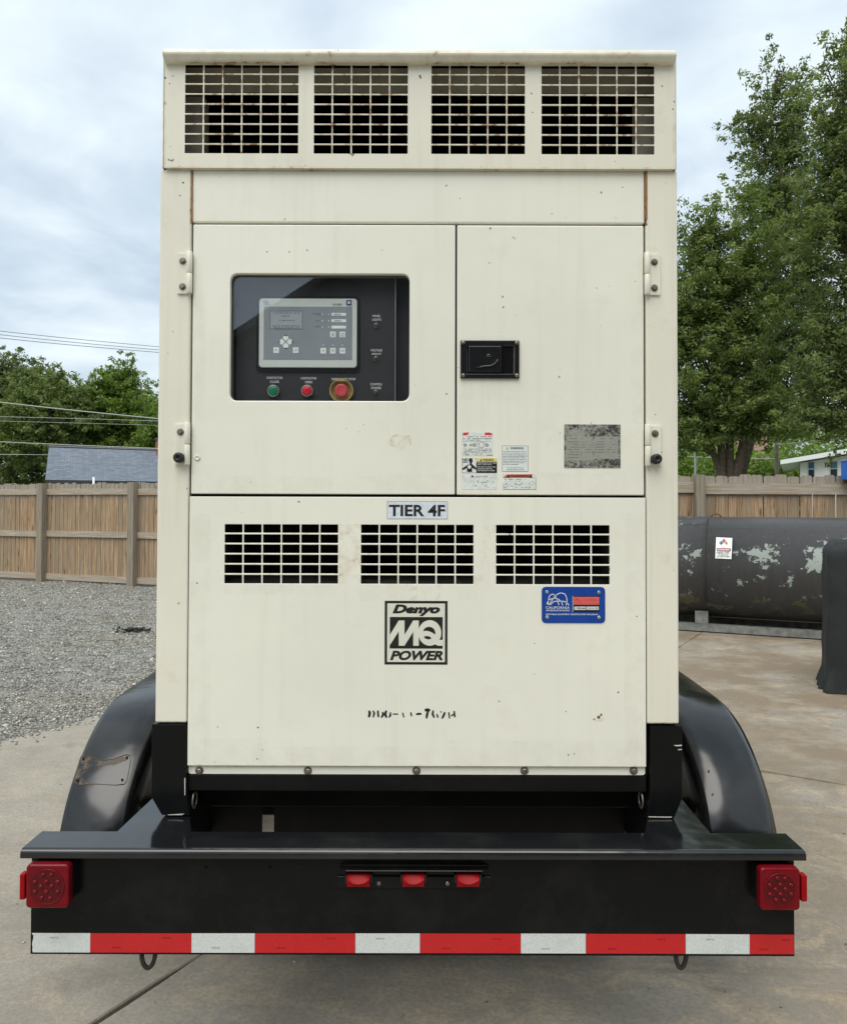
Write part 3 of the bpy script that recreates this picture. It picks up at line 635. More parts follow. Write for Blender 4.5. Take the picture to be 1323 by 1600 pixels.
scr = MB(); scr.lathe((0, 0, 0), [(0.0065, 0), (0.0062, 0.002), (0.004, 0.0038), (0.0015, 0.0042)], 'bolt_steel', 14); scr = scr.mesh('screw')
for x, y in ((723.3, 536.2), (806.7, 536.4), (723.3, 587), (806.7, 587.2)):
    q = at(x, y, yl); link('screw', scr, rdoor, (q.x, yl - 0.008, q.z))
# --- control panel behind the window
YP = Y0 + 0.058; EP = 0.0006
cp0, cp1, cpz0, cpz1 = R(371, 617, 434, 640, YP)
rec = MB(); a, b, c_, d_ = wx0 - 0.018, wx1 + 0.018, wz0 - 0.018, wz1 + 0.018; ya, yz = Y0 + 0.03, Y0 + 0.10
rec.add([(a, ya, c_), (b, ya, c_), (b, ya, d_), (a, ya, d_), (a, yz, c_), (b, yz, c_), (b, yz, d_), (a, yz, d_)], [(4, 5, 6, 7), (0, 1, 5, 4), (3, 7, 6, 2), (0, 4, 7, 3), (1, 2, 6, 5)], 'panel_black'); rec.build('control_recess', gen)
mb = MB(); mb.box(cp0, cp1, YP, YP + 0.01, cpz0 + 0.002, cpz1, 'panel_black'); cpan = mb.build('control_panel', gen)
for (q0, q1, q2, q3) in ((cp0 - 0.0012, cp0 - 0.0001, cpz0, cpz1), (cp1 + 0.0001, cp1 + 0.0022, cpz0, cpz1), (cp0, cp1, cpz1 + 0.0001, cpz1 + 0.0012)): mb = MB(); mb.box(q0, q1, YP - 0.001, YP + 0.008, q2, q3, 'zinc' if q0 > 0 or q0 > cp1 else 'ink_grey'); mb.build('panel_edge', cpan)
mz = R(404.5, 557.5, 466, 574, YP - 0.014)
mb = MB(); mb.prism(rrect(mz[0] - 0.010, mz[1] + 0.008, mz[2] - 0.012, mz[3] + 0.010, 0.012), YP - 0.006, YP - 0.0005, 'plastic_black'); mb.build('module_gasket', cpan, 0.002, 2)
mb = MB(); mb.prism(rrect(*mz, 0.010), YP - 0.014, YP - 0.0062, 'module_bezel'); mb.build('control_module', cpan, 0.002, 2)
ym = YP - 0.0145
def pr(mb, x0, x1, y0, y1, mat, k=0, Y=ym):
    r = R(x0, x1, y0, y1, Y); mb.box(r[0], r[1], Y - EP * (k + 1), Y - EP * k * 0.5, r[2], r[3], mat)
def tx(mb, s, x0, x1, y0, y1, mat, Y, bold=0.0, shear=0.0):
    r = R(x0, x1, y0, y1, Y); text_fit(mb, s, r[0], r[1], r[2], r[3], Y, mat, bold, shear)
mb = MB(); pr(mb, 412, 550, 479, 561.5, 'module_face'); mb.build('module_face', cpan)
mb = MB(); pr(mb, 421.5, 472.5, 485.5, 514, 'ink_grey', 1); pr(mb, 422.5, 472, 486.5, 513.5, 'lcd', 2); mb.build('display', cpan)
mb = MB()
for (a, b, y) in ((516, 540.5, 491), (516, 540.5, 501), (516, 540.5, 511)): mb = MB(); pr(mb, a + 2, b, y - 2.2, y + 2.2, 'module_key', 1); mb.build('status_strip', cpan)
for (a, y) in ((520, 522.5), (535, 522.5), (505, 548), (520, 548), (535, 548), (431.5, 547), (462, 547)): mb = MB(); pr(mb, a - 4.3, a + 4.3, y - 4.5, y + 4.3, 'module_key', 1); mb.build('key', cpan)
for ang in range(4):
    ca, sa = math.cos(ang * math.pi / 2), math.sin(ang * math.pi / 2); pts = []
    for u, v in ((0, 1.2), (4.6, 5.6), (3.6, 8.6), (0, 9.9), (-3.6, 8.6), (-4.6, 5.6)):
        q = at(446.5 + u * ca - v * sa, 534 - (u * sa + v * ca), ym); pts.append((q.x, q.z))
    mb = MB(); mb.prism(pts, ym - 0.0018, ym - 0.0005, 'module_key'); mb.build('arrow_key', cpan)
mb = MB(); yt = ym - 0.0022
for (a, y) in ((503.5, 490.8), (503.5, 500.8), (503.5, 510.8), (513.5, 490.8), (513.5, 500.8), (513.5, 510.8), (505, 539), (520, 539), (535, 539)):
    q = R(a - 0.9, a + 0.9, y - 0.9, y + 0.9, yt); mb.flat([(q[0], q[2]), (q[1], q[2]), (q[1], q[3]), (q[0], q[3])], yt, 'ink_white')
tx(mb, 'DIGITAL', 412, 418.5, 469, 471, 'ink_grey', yt); tx(mb, 'GENSET', 412, 420, 471.8, 473.6, 'ink_grey', yt); tx(mb, 'CONTROLLER', 412, 423, 474.4, 476.2, 'ink_grey', yt)
tx(mb, 'DGC-2020HD', 520, 534, 474, 476.6, 'ink_black', yt, 0.02)
for (a, b, y) in ((489, 501, 490), (493, 498, 501), (492, 501, 510)): tx(mb, 'NOT IN AUTO', a, b, y - 1, y + 1, 'ink_black', yt)
for k, y in ((0, 491), (1, 501)): tx(mb, ('SUPERVISORY', 'SUMMARY')[k], 521.5, 533, y - 1.3, y + 1.3, 'ink_black', yt)
for (a, y) in ((520, 522.5), (535, 522.5)): tx(mb, 'X' if a == 520 else 'O', a - 2.5, a + 2.5, y - 2.8, y + 2.8, 'ink_grey', yt, 0.0)
for (a, y, s) in ((505, 548, 'I'), (520, 548, 'O'), (535, 548, 'U'), (431.5, 547, '<-'), (462, 547, '->')): tx(mb, s, a - (0.5 if s == 'I' else 2), a + (0.5 if s == 'I' else 2), y - 2.4, y + 1.2, 'ink_grey', yt, 0.0)
pr_ = R(541, 549, 468.5, 476.5, yt); mb.flat(rrect(*pr_, 0.001), yt, 'ink_blue'); r2 = R(543, 547, 470.5, 474.5, yt); mb.flat([(r2[0], r2[2]), (r2[1], r2[2]), (r2[1], r2[3]), (r2[0], r2[3])], yt - 0.0003, 'module_bezel')
for (x, y, dx, dy) in ((446.5, 524, 0, -1), (446.5, 544, 0, 1), (436.3, 534, -1, 0), (456.7, 534, 1, 0)):
    pts = [at(x + dx * 1.6, y + dy * 1.6, yt), at(x - dx * 0.8 - dy * 2, y - dy * 0.8 - dx * 2, yt), at(x - dx * 0.8 + dy * 2, y - dy * 0.8 + dx * 2, yt)]; mb.flat([(q.x, q.z) for q in pts], yt, 'ink_black')
for (a, b, y) in ((427, 468, 488.8), (440, 452, 493.5), (436, 462, 500.5), (425, 470, 509), (428, 469, 511.8)):
    x = a; rr = random.Random(int(a + y))
    while x < b: 
        wd = rr.uniform(1.2, 4); q = R(x, min(b, x + wd), y - 0.9, y + 0.9, yt); mb.flat([(q[0], q[2]), (q[1], q[2]), (q[1], q[3]), (q[0], q[3])], yt, 'lcd_ink'); x += wd + rr.uniform(0.8, 3)
tag(mb.build('module_print', cpan), kind='stuff')
yq = YP - 0.0008
for s, x0, x1, y in (('CONTACTOR', 416.5, 441.5, 590.3), ('CLOSE', 422, 436, 596.4), ('CONTACTOR', 469.5, 494.5, 591), ('OPEN', 476.5, 487.5, 597), ('EMERGENCY STOP', 518, 555.5, 592.3), ('PANEL', 582, 594.5, 493.5), ('LIGHTS', 581.5, 595.5, 499.3), ('VOLTAGE', 579, 597, 547.2), ('ADJUST', 580.5, 596, 553.2), ('CONTROL', 578.5, 597, 600.2), ('POWER', 580, 595.5, 606.2)):
    mb = MB(); tx(mb, s, x0, x1, y - 1.9, y + 1.7, 'ink_white', yq, 0.012); mb.build('lettering', cpan)
for x, y, mt in ((428, 611.5, 'green_button'), (480.5, 611.5, 'red_button')):
    q = at(x, y, YP); mb = MB(); mb.lathe((q.x, YP, q.z), [(0.0185, 0.0005), (0.0185, 0.014), (0.0165, 0.016), (0.0155, 0.012)], 'zinc', 26); bz_ = mb.build('button_bezel', cpan)
    mb = MB(); mb.lathe((q.x, YP - 0.011, q.z), [(0.0145, 0), (0.0145, 0.006), (0.012, 0.008), (0.004, 0.0085)], mt, 22); mb.build('button', cpan)
q = at(534, 611.5, YP); mb = MB()
mb.lathe((q.x, YP, q.z), [(0.037, 0.0005), (0.037, 0.006), (0.0365, 0.020), (0.034, 0.020), (0.032, 0.007)], 'stop_yellow', 30); mb.box(q.x - 0.014, q.x + 0.014, YP - 0.026, YP - 0.006, q.z + 0.028, q.z + 0.033, 'stop_yellow'); mb.build('stop_guard', cpan)
mb = MB(); mb.lathe((q.x, YP - 0.007, q.z), [(0.014, 0), (0.014, 0.008), (0.0205, 0.010), (0.0205, 0.016), (0.018, 0.019), (0.012, 0.0175), (0.004, 0.017)], 'stop_red', 28); mb.build('stop_button', cpan)
for x, y in ((587.5, 508.5), (587, 560.5), (587, 613)):
    q = at(x, y, YP); mb = MB(); mb.lathe((q.x, YP, q.z), [(0.008, 0.0003), (0.0078, 0.004), (0.006, 0.005), (0.0055, 0.003)], 'bolt_steel', 18); mb.tube([(q.x, YP - 0.003, q.z), (q.x + 0.001, YP - 0.014, q.z + 0.004)], [0.0026, 0.0032], 'zinc', 8); mb.build('toggle_switch', cpan)
# --- stickers and plates
def plate(name, x0, x1, y0, y1, mat, parent=gen, th=0.0006, r=0.001, Y=yf):
    q = R(x0, x1, y0, y1, Y); mb = MB(); mb.prism(rrect(*q, r, 3), Y - th, Y - 0.00005, mat); return mb.build(name, parent), Y - th
def pf(mb, x0, x1, y0, y1, mat, Y):
    q = R(x0, x1, y0, y1, Y); mb.flat([(q[0], q[2]), (q[1], q[2]), (q[1], q[3]), (q[0], q[3])], Y, mat)
def lines(mb, x0, x1, ys, h, mat, Y, seed=1, dense=0.8):
    rr = random.Random(seed)
    for y in ys:
        x = x0
        while x < x1 - 0.4:
            wd = rr.uniform(0.9, 3.6)
            if rr.random() < dense: pf(mb, x, min(x1, x + wd), y - h / 2, y + h / 2, mat, Y)
            x += wd + rr.uniform(0.35, 0.8)
def disc(mb, x, y, r, mat, Y, n=20, ry=None, a0=0, a1=360):
    pts = []
    for k in range(n): 
        t_ = math.radians(a0 + (a1 - a0) * k / (n if a1 - a0 == 360 else n - 1)); q = at(x + r * math.cos(t_), y - (ry or r) * math.sin(t_), Y); pts.append((q.x, q.z))
    mb.flat(pts, Y, mat)
def pg(mb, pts, mat, Y): 
    mb.flat([(q.x, q.z) for q in (at(x, y, Y) for x, y in pts)], Y, mat)
# 1 faded operating sticker
s, ys = plate('operating_sticker', 721.5, 770, 675, 712, 'decal_worn'); ya = ys - 0.0003; mb = MB()
pg(mb, [(722.5, 680), (723.5, 676), (732, 675.3), (731, 679), (728, 680)], 'ink_red', ya); pg(mb, [(757, 676), (765, 675.5), (768.5, 677.5), (769.3, 679.7), (757.5, 679.8)], 'ink_red', ya)
lines(mb, 725, 754, (682.3,), 0.9, 'ink_grey', ya, 2, 0.7); lines(mb, 754, 768, (682,), 1.1, 'ink_red', ya, 3, 0.9); lines(mb, 722.5, 768, (685.4,), 1.0, 'ink_grey', ya, 4); lines(mb, 722.5, 750, (687.6,), 0.9, 'ink_grey', ya, 5, 0.7)
pf(mb, 722, 769, 689.2, 689.5, 'ink_grey', ya); pf(mb, 745.4, 745.8, 689.5, 708, 'ink_grey', ya); pf(mb, 722, 769, 707, 707.3, 'ink_grey', ya)
for x, r in ((726.8, 2.3), (735.5, 1.8), (741, 2.6), (760.3, 2.6)): disc(mb, x, 695.2, r, 'ink_grey', ya); disc(mb, x, 695.2, r * 0.45, 'decal_worn', ya - 0.0002)
pg(mb, [(748, 699), (748, 692), (752, 689.8), (756, 692), (756, 699)], 'ink_grey', ya); pg(mb, [(748.6, 698.4), (748.6, 692.4), (752, 690.5), (755.4, 692.4), (755.4, 698.4)], 'decal_worn', ya - 0.0002)
lines(mb, 723, 744.5, (701.5, 703.3, 705.2), 0.8, 'ink_grey', ya, 6, 0.6); lines(mb, 747, 767.5, (701.2, 703.2, 705), 0.8, 'ink_grey', ya, 7, 0.75); lines(mb, 723, 757, (709, 710.6), 0.8, 'ink_grey', ya, 8, 0.45); lines(mb, 761, 769, (711,), 0.9, 'ink_black', ya, 9)
mb.build('print', s)
# 2 exhaust warning
s, ys = plate('exhaust_warning_sticker', 721, 776.5, 715.2, 739.2, 'decal_worn'); ya = ys - 0.0003; mb = MB()
pf(mb, 721.6, 744.2, 715.8, 738.6, 'ink_grey', ya); pf(mb, 722, 743.8, 716.2, 738.3, 'decal_worn', ya - 0.0002); pf(mb, 744.6, 776, 715.6, 721.3, 'ink_yellow', ya); pf(mb, 744.4, 776.2, 721.5, 738.9, 'ink_black', ya)
for k in range(3): pg(mb, [(722.2, 717.5 + k * 2.2), (729, 716.6 + k * 2.2), (732, 718 + k * 2.2), (722.2, 718.6 + k * 2.2)], 'ink_grey', ya - 0.0004)
yb_ = ya - 0.0005
disc(mb, 735.2, 719.6, 3.2, 'ink_black', yb_, ry=3.9); pg(mb, [(722.2, 731.5), (731, 726), (733.5, 725.3), (734.6, 722.5), (737, 722.5), (737, 725.2), (738, 725.6), (743.8, 731), (743.8, 734), (737.5, 731), (737.5, 737.4), (729.6, 737.4), (729.6, 731), (722.4, 734.8)], 'ink_black', yb_)
disc(mb, 733.2, 729.6, 2.8, 'decal_worn', yb_ - 0.0002); pg(mb, [(732.2, 721), (733.2, 720.6), (733.6, 727), (732.8, 727)], 'decal_worn', yb_ - 0.0002)
pg(mb, [(749.5, 720.4), (751.2, 716.6), (752.9, 720.4)], 'ink_black', ya - 0.0002); tx(mb, 'WARNING', 754, 771, 716.7, 720.4, 'ink_black', ya - 0.0003, 0.02)
for k, (tt, y) in enumerate((('DIESEL EXHAUST CAN CAUSE', 723.3), ('INJURY, ILLNESS, DEATH', 726.0), ('RUN ONLY IN OPEN, WELL', 729.6), ('VENTILATED AREAS OR', 732.4), ('VENT EXHAUST OUTSIDE.', 735.2))): tx(mb, tt, 745.6, (775, 768, 774.5, 769, 773)[k], y - 0.85, y + 0.85, 'ink_white', ya - 0.0003, 0.01)
mb.build('print', s)
# 3 worn caution sticker
s, ys = plate('caution_sticker', 720.8, 776.5, 740.3, 764.8, 'decal_worn'); ya = ys - 0.0003; mb = MB()
pg(mb, [(735.6, 745.6), (737.9, 741.8), (740.2, 745.6)], 'ink_black', ya); tx(mb, 'CAUTION', 741.5, 761.5, 743, 746, 'ink_grey', ya)
pg(mb, [(764, 746.5), (774, 745), (774.3, 746.8), (764, 747)], 'ink_yellow', ya); lines(mb, 733, 772, (751.5, 753.5, 759.2, 761.4), 0.8, 'ink_grey', ya, 12, 0.3); mb.build('print', s)
# 4 exhaust chemical warning
s, ys = plate('diesel_warning_sticker', 784.2, 824.9, 696.3, 736.6, 'ink_grey', r=0.002); ya = ys - 0.0003; mb = MB()
q = R(784.7, 824.4, 696.8, 736.1, ya); mb.flat(rrect(*q, 0.0016, 3), ya, 'decal_white'); ya -= 0.0003
pg(mb, [(790, 702.2), (792.4, 697.8), (794.8, 702.2)], 'ink_yellow', ya); tx(mb, '!', 792, 792.8, 699, 701.8, 'ink_black', ya - 0.0002, 0.02); tx(mb, 'WARNING:', 797, 818, 698.3, 702, 'ink_black', ya, 0.02)
for k, tt in enumerate(('Breathing diesel engine exhaust', 'exposes you to chemicals known', 'to the State of California to', 'cause cancer and birth defects or', 'other reproductive harm. Always', 'start and operate the engine in a', 'well-ventilated area. If in an', 'enclosed area, vent the exhaust', 'to the outside.')):
    y = 705.6 + k * 2.47; tx(mb, tt, 785.6, (822.8, 821.5, 822.5, 823.6, 821, 823, 822.6, 819, 810)[k], y - 0.85, y + 0.75, 'ink_black', ya, 0.006)
tx(mb, 'For more information go to', 791, 818, 730, 731.7, 'ink_black', ya, 0.006); tx(mb, 'www.P65warnings.ca.gov/diesel', 791, 818.6, 732.9, 734.7, 'ink_black', ya, 0.006); mb.build('print', s)
# 5 worn orange warning
s, ys = plate('faded_warning_sticker', 785, 837.3, 740.2, 764.8, 'decal_worn'); ya = ys - 0.0003; mb = MB()
pg(mb, [(785.2, 746.6), (792, 741.2), (832, 741), (831, 746.4)], 'ink_orange', ya)
for x in (794, 828.5): pg(mb, [(x - 2.8, 746.2), (x, 741.2), (x + 2.8, 746.2)], 'ink_black', ya - 0.0002)
tx(mb, 'WARNING', 797, 825.3, 741.6, 745.8, 'ink_black', ya - 0.0003, 0.025); lines(mb, 786, 832, (749, 752.5, 755, 757.3, 759.5, 761.7), 0.8, 'ink_grey', ya, 21, 0.33); pf(mb, 836.6, 837.1, 746.8, 764.5, 'ink_grey', ya); pf(mb, 785.4, 836.8, 764.2, 764.6, 'ink_grey', ya); pf(mb, 828, 837, 746.5, 746.9, 'ink_grey', ya); mb.build('print', s)
# data plate
s, ys = plate('data_plate', 881.2, 969, 663.2, 731, 'data_plate', th=0.0012); ya = ys - 0.0003; mb = MB()
pf(mb, 884.8, 925.5, 681.8, 719.5, 'data_field', ya); pf(mb, 928.2, 965.5, 681.8, 716.8, 'data_field', ya); ya -= 0.0003
for y in (685.2, 690.4, 694.3, 698.4, 702.4, 706.4, 710.4, 714.6): lines(mb, 887, 904, (y,), 0.9, 'ink_grey', ya, int(y), 0.85); lines(mb, 907, 923, (y,), 0.8, 'ink_grey', ya, int(y) + 5, 0.45)
for y in (685.2, 690.4, 694.3, 698.4, 702.4, 706.4): lines(mb, 929.5, 944.5, (y,), 0.9, 'ink_grey', ya, int(y) + 9, 0.8); lines(mb, 949, 962, (y,), 0.8, 'ink_grey', ya, int(y) + 3, 0.4)
mb.build('print', s)
# TIER 4F
YL = Y0 - 0.001
s, ys = plate('tier_sticker', 604.7, 699.3, 783.3, 811, 'ink_blue', Y=YL); ya = ys - 0.0002; mb = MB(); pf(mb, 605.2, 698.8, 783.8, 810.5, 'tier_white', ya); tx(mb, 'TIER 4F', 607.5, 695.3, 788.6, 806.6, 'ink_black', ya - 0.0003, 0.028); mb.build('print', s)
# emblem
s, ys = plate('emblem', 600.8, 699, 939, 1038.5, 'ink_black', Y=YL, r=0.0005); ya = ys - 0.0002; mb = MB(); pf(mb, 604.8, 695, 943, 1034.6, 'decal_cream', ya); ya -= 0.0003
tx(mb, 'Denyo', 613, 687.3, 944.7, 962.6, 'ink_black', ya, 0.058, 0.28); pf(mb, 608.8, 691.5, 964.2, 1013.6, 'ink_black', ya); tx(mb, 'POWER', 609.2, 691.8, 1016.8, 1032, 'ink_black', ya, 0.045, 0.28)
zp = lambda x, y: (560 + x / 7.35, 920 + y / 7.35); yb_ = ya - 0.0003
pg(mb, [zp(*q) for q in ((360, 648), (360, 530), (462, 365), (528, 365), (528, 530), (628, 365), (692, 365), (692, 655), (628, 655), (628, 495), (528, 655), (462, 655), (462, 490))], 'decal_cream', yb_)
x, y = zp(818, 508); disc(mb, x, y, 132 / 7.35, 'decal_cream', yb_ - 0.0002, 40, 147 / 7.35)
pg(mb, [zp(*q) for q in ((870, 635), (912, 655), (967, 655), (967, 588), (934, 588), (915, 575), (880, 590))], 'decal_cream', yb_ - 0.0003)
pg(mb, [zp(*q) for q in ((742, 488), (752, 464), (772, 446), (800, 437), (830, 439), (856, 452), (875, 476), (883, 505), (880, 528), (862, 514), (838, 500), (808, 488), (775, 482))], 'ink_black', yb_ - 0.0005)
x, y = zp(794, 562); pg(mb, [(x + 5.4 * math.cos(a) + 0.3 * 2.3 * math.sin(a), y - 2.3 * math.sin(a) + 1.2 * math.cos(a)) for a in np.linspace(0, 2 * math.pi, 18)[:-1]], 'ink_black', yb_ - 0.0005)
mb.build('print', s)
# marker pen number, mostly rubbed away
mb = MB(); ya = YL - 0.0004
for st, wd in ((((120, 1400), (130, 1430), (118, 1478)), 22), (((165, 1400), (182, 1430), (168, 1478)), 16), (((222, 1400), (228, 1475)), 22), (((278, 1415), (282, 1450), (262, 1482)), 18), (((320, 1400), (305, 1440), (322, 1482)), 22), (((366, 1420), (366, 1455), (348, 1480)), 16), (((392, 1440), (455, 1441)), 14), (((506, 1425), (522, 1478)), 15), (((600, 1420), (610, 1466)), 17), (((660, 1444), (690, 1438), (724, 1438)), 18), (((760, 1398), (790, 1392), (822, 1396)), 26), (((800, 1400), (786, 1450), (780, 1492)), 20), (((858, 1398), (850, 1440), (870, 1482)), 18), (((900, 1440), (912, 1482)), 18), (((940, 1412), (956, 1420)), 14), (((992, 1418), (980, 1450), (958, 1492)), 18), (((1036, 1420), (1046, 1490)), 16), (((1062, 1460), (1108, 1438)), 16), (((1098, 1405), (1106, 1478)), 18)):
    pts = [at(*zp(*q), ya) for q in st]; hw = wd * 1.35 / 7.35 / 2 * PX
    L = []; Rr = []
    for i, q in enumerate(pts):
        d = (pts[min(i + 1, len(pts) - 1)] - pts[max(0, i - 1)]); d = Vector((d.x, d.z)).normalized(); nrm = Vector((-d.y, d.x)) * hw * (0.75 if i in (0, len(pts) - 1) else 1.1)
        L.append((q.x + nrm.x, q.z + nrm.y)); Rr.append((q.x - nrm.x, q.z - nrm.y))
    for i in range(len(pts) - 1): mb.flat([L[i], L[i + 1], Rr[i + 1], Rr[i]], ya, 'ink_black')
mb.build('marker_number', gen)
# blue registration plate
s, ys = plate('registration_plate', 846, 945, 917, 973.5, 'plate_blue', th=0.002, r=0.012, Y=YL); ya = ys - 0.0003; mb = MB()
bp = lambda x, y: (835 + x / 11.025, 905 + y / 11.025)
def arc(pts, wd, mat, Y):
    P3 = [at(*bp(*q), Y) for q in pts]; hw = wd / 11.025 / 2 * PX
    for i in range(len(P3) - 1):
        d = Vector((P3[i + 1].x - P3[i].x, P3[i + 1].z - P3[i].z)); nn = Vector((-d.y, d.x)).normalized() * hw; dd = d.normalized() * hw * 0.3
        mb.flat([(P3[i].x - dd.x + nn.x, P3[i].z - dd.y + nn.y), (P3[i + 1].x + dd.x + nn.x, P3[i + 1].z + dd.y + nn.y), (P3[i + 1].x + dd.x - nn.x, P3[i + 1].z + dd.y - nn.y), (P3[i].x - dd.x - nn.x, P3[i].z - dd.y - nn.y)], Y, mat)
for c_ in (((235, 440), (240, 340), (262, 280), (310, 255), (350, 280), (390, 350), (418, 445)), ((250, 445), (290, 380), (330, 320), (380, 265), (450, 235), (520, 255), (550, 310), (560, 390), (540, 450)), ((210, 430), (240, 360), (330, 325), (410, 345), (465, 390), (482, 448)), ((275, 440), (330, 385), (400, 380), (480, 378), (550, 398), (592, 450))): arc(c_, 13, 'ink_white', ya)
def btx(s_, x0, x1, y0, y1, mat, Y, b=0.01): a_, b_ = bp(x0, y0), bp(x1, y1); tx(mb, s_, a_[0], b_[0], a_[1], b_[1], mat, Y, b)
btx('CALIFORNIA', 195, 605, 470, 512, 'ink_white', ya, 0.0); btx('AIR RESOURCES BOARD', 195, 605, 526, 552, 'ink_white', ya, 0.012); btx('PORTABLE EQUIPMENT REGISTRATION PROGRAM', 195, 1085, 594, 624, 'ink_white', ya, 0.01)
a_, b_ = bp(655, 292), bp(1118, 568); pf(mb, a_[0], b_[0], a_[1], b_[1], 'ink_black', ya); a_, b_ = bp(655, 290), bp(662, 570); pf(mb, a_[0], b_[0], a_[1], b_[1], 'ink_white', ya - 0.0001)
a_, b_ = bp(672, 306), bp(1113, 440); pf(mb, a_[0], b_[0], a_[1], b_[1], 'plate_pink', ya - 0.0003); btx('CALIFORNIA', 815, 1100, 340, 378, 'ink_red', ya - 0.0006, 0.0); btx('PORTABLE EQUIPMENT REGISTRATION', 690, 1100, 405, 425, 'ink_red', ya - 0.0006, 0.0); arc(((700, 380), (725, 335), (760, 370), (800, 385)), 12, 'ink_red', ya - 0.0006)
for (u0, u1, s_) in ((684, 886, '178248'), (900, 1104, '12/31/23')): a_, b_ = bp(u0, 474), bp(u1, 530); pf(mb, a_[0], b_[0], a_[1], b_[1], 'ink_white', ya - 0.0003); btx(s_, u0 + 12, u1 - 12, 486, 520, 'ink_black', ya - 0.0006, 0.015)
mb.build('print', s)
riv = MB(); riv.lathe((0, 0, 0), [(0.0052, 0), (0.005, 0.0012), (0.0035, 0.0022), (0.0022, 0.0012)], 'zinc', 16); riv = riv.mesh('rivet')
for x, y in ((215, 222), (1108, 228), (218, 656), (1110, 660)): q = at(*bp(x, y), ys); link('rivet', riv, s, (q.x, ys, q.z))
# small stains and scrapes on the paint
def patch(name, x0, x1, y0, y1, mat, Y, n=14, seed=1):
    rr = random.Random(seed); mb = MB(); cx, cy = (x0 + x1) / 2, (y0 + y1) / 2
    pg(mb, [(cx + (x1 - x0) / 2 * math.cos(a) * rr.uniform(0.6, 1), cy + (y1 - y0) / 2 * math.sin(a) * rr.uniform(0.6, 1)) for a in np.linspace(0, 2 * math.pi, n)[:-1]], mat, Y); return mb.build(name, gen)
patch('stain', 605, 650, 675, 705, 'stain_yellow', yf - 0.0003, seed=3); patch('stain', 921, 947, 1110, 1130, 'stain_yellow', YL - 0.0003, seed=5)
for k, (x, y, r) in enumerate(((935, 1121, 3), (939, 1117, 2.4), (928, 1124, 1.6), (884, 1112, 1.2), (402, 1186, 1.3), (340, 1136, 1), (403, 1137, 1.6), (410, 1172, 1.1), (888, 1180, 1.3), (897, 1178, 1.1), (738, 100, 2), (656, 118, 2), (657, 121, 1.8), (740, 81, 2), (832, 175, 1.3), (735, 155, 1.2), (417, 393, 1.4), (452, 393, 1.2), (939, 300, 1.5), (862, 333, 1), (951, 889, 2), (780, 1096, 1.3), (286, 285, 1.6), (281, 305, 1.4), (1034, 134, 1.4), (1051, 170, 1.5), (1053, 158, 1.2), (258, 121, 1.8), (265, 130, 1.3), (270, 118, 1.2))):
    patch('paint_chip', x - r, x + r, y - r * 1.1, y + r * 1.1, 'rust' if k < 3 else 'ink_black', (YH if y < 262 else Y0 if x < 296 or x > 1010 else YL if y > 776 else yf) - 0.0004, 8, k)
for k, (x0, x1, y0_, y1_, mt) in enumerate(((716, 815, 588, 625, 'stain_grime'), (300, 420, 1150, 1196, 'stain_grime'), (420, 700, 1165, 1196, 'stain_grime'), (700, 1006, 1155, 1196, 'stain_grime'), (560, 745, 905, 940, 'stain_grime'), (350, 530, 905, 930, 'stain_grime'), (296, 330, 800, 1180, 'stain_grime'), (975, 1008, 800, 1180, 'stain_grime'), (302, 322, 460, 660, 'stain_grime'), (985, 1008, 462, 662, 'stain_grime'), (640, 652, 912, 960, 'stain_streak'), (680, 688, 912, 945, 'stain_streak'), (310, 700, 740, 771, 'stain_grime'), (715, 1006, 765, 774, 'stain_grime'), (840, 980, 735, 772, 'stain_grime'))):
    mb = MB(); e = 6; Yk = (YL if y0_ > 776 else yf) - 0.00025
    rr_ = random.Random(k); pg(mb, [(x0 + rr_.uniform(0, 4), y0_ + rr_.uniform(0, 4)), ((x0 + x1) / 2, y0_ + rr_.uniform(0, 8)), (x1 - rr_.uniform(0, 4), y0_ + rr_.uniform(0, 5)), (x1, (y0_ + y1_) / 2), (x1 - rr_.uniform(0, 3), y1_), (x0 + rr_.uniform(0, 3), y1_), (x0, (y0_ + y1_) / 2)], mt, Yk); mb.build('grime_patch', gen)
# rust running down the post seams and along the hood edge
for (x, y0_, y1_, wd) in ((299.5, 266, 344, 3.0), (1009, 266, 342, 4.6)):
    mb = MB(); pg(mb, [(x - wd / 2, y0_), (x + wd / 2, y0_), (x + wd / 2, y1_), (x - wd / 2, y1_)], 'stain_rustline', Y0 - 0.0006); mb.build('rust_streak', gen)
# black skid beam under the panels
bx = R(292, 1010, 1211.5, 1237, Y0 + 0.012)
mb = MB(); mb.box(bx[0], bx[1], Y0 + 0.012, Y0 + 0.10, bx[2], bx[3], 'black_satin'); mb.build('skid_beam', gen, 0.003, 2)
mb = MB(); mb.box(XL + 0.05, XR - 0.05, Y0 + 0.16, Y0 + GD, at(655, 1262, Y0 + 0.16).z, ZB, 'black_satin'); mb.build('fuel_base', gen, 0.004, 1)

# ================================================================== TRAILER
YB = 2.136                                         # bumper face
trl = empty('trailer', (0, 3.6, 0), 'black steel trailer with wide rear bumper, fenders and red and white tape, under the generator', 'trailer')
bz0, bz1 = at(645, 1493.5, YB).z, at(645, 1318, YB - 0.02).z
bxl, bxr = at(48, 1420, YB).x, at(1241, 1420, YB).x
mb = MB(); mb.box(bxl, bxr, YB, YB + 0.012, bz0, at(645, 1336, YB).z, 'black_bumper'); bump_o = mb.build('bumper', trl, 0.002, 2)
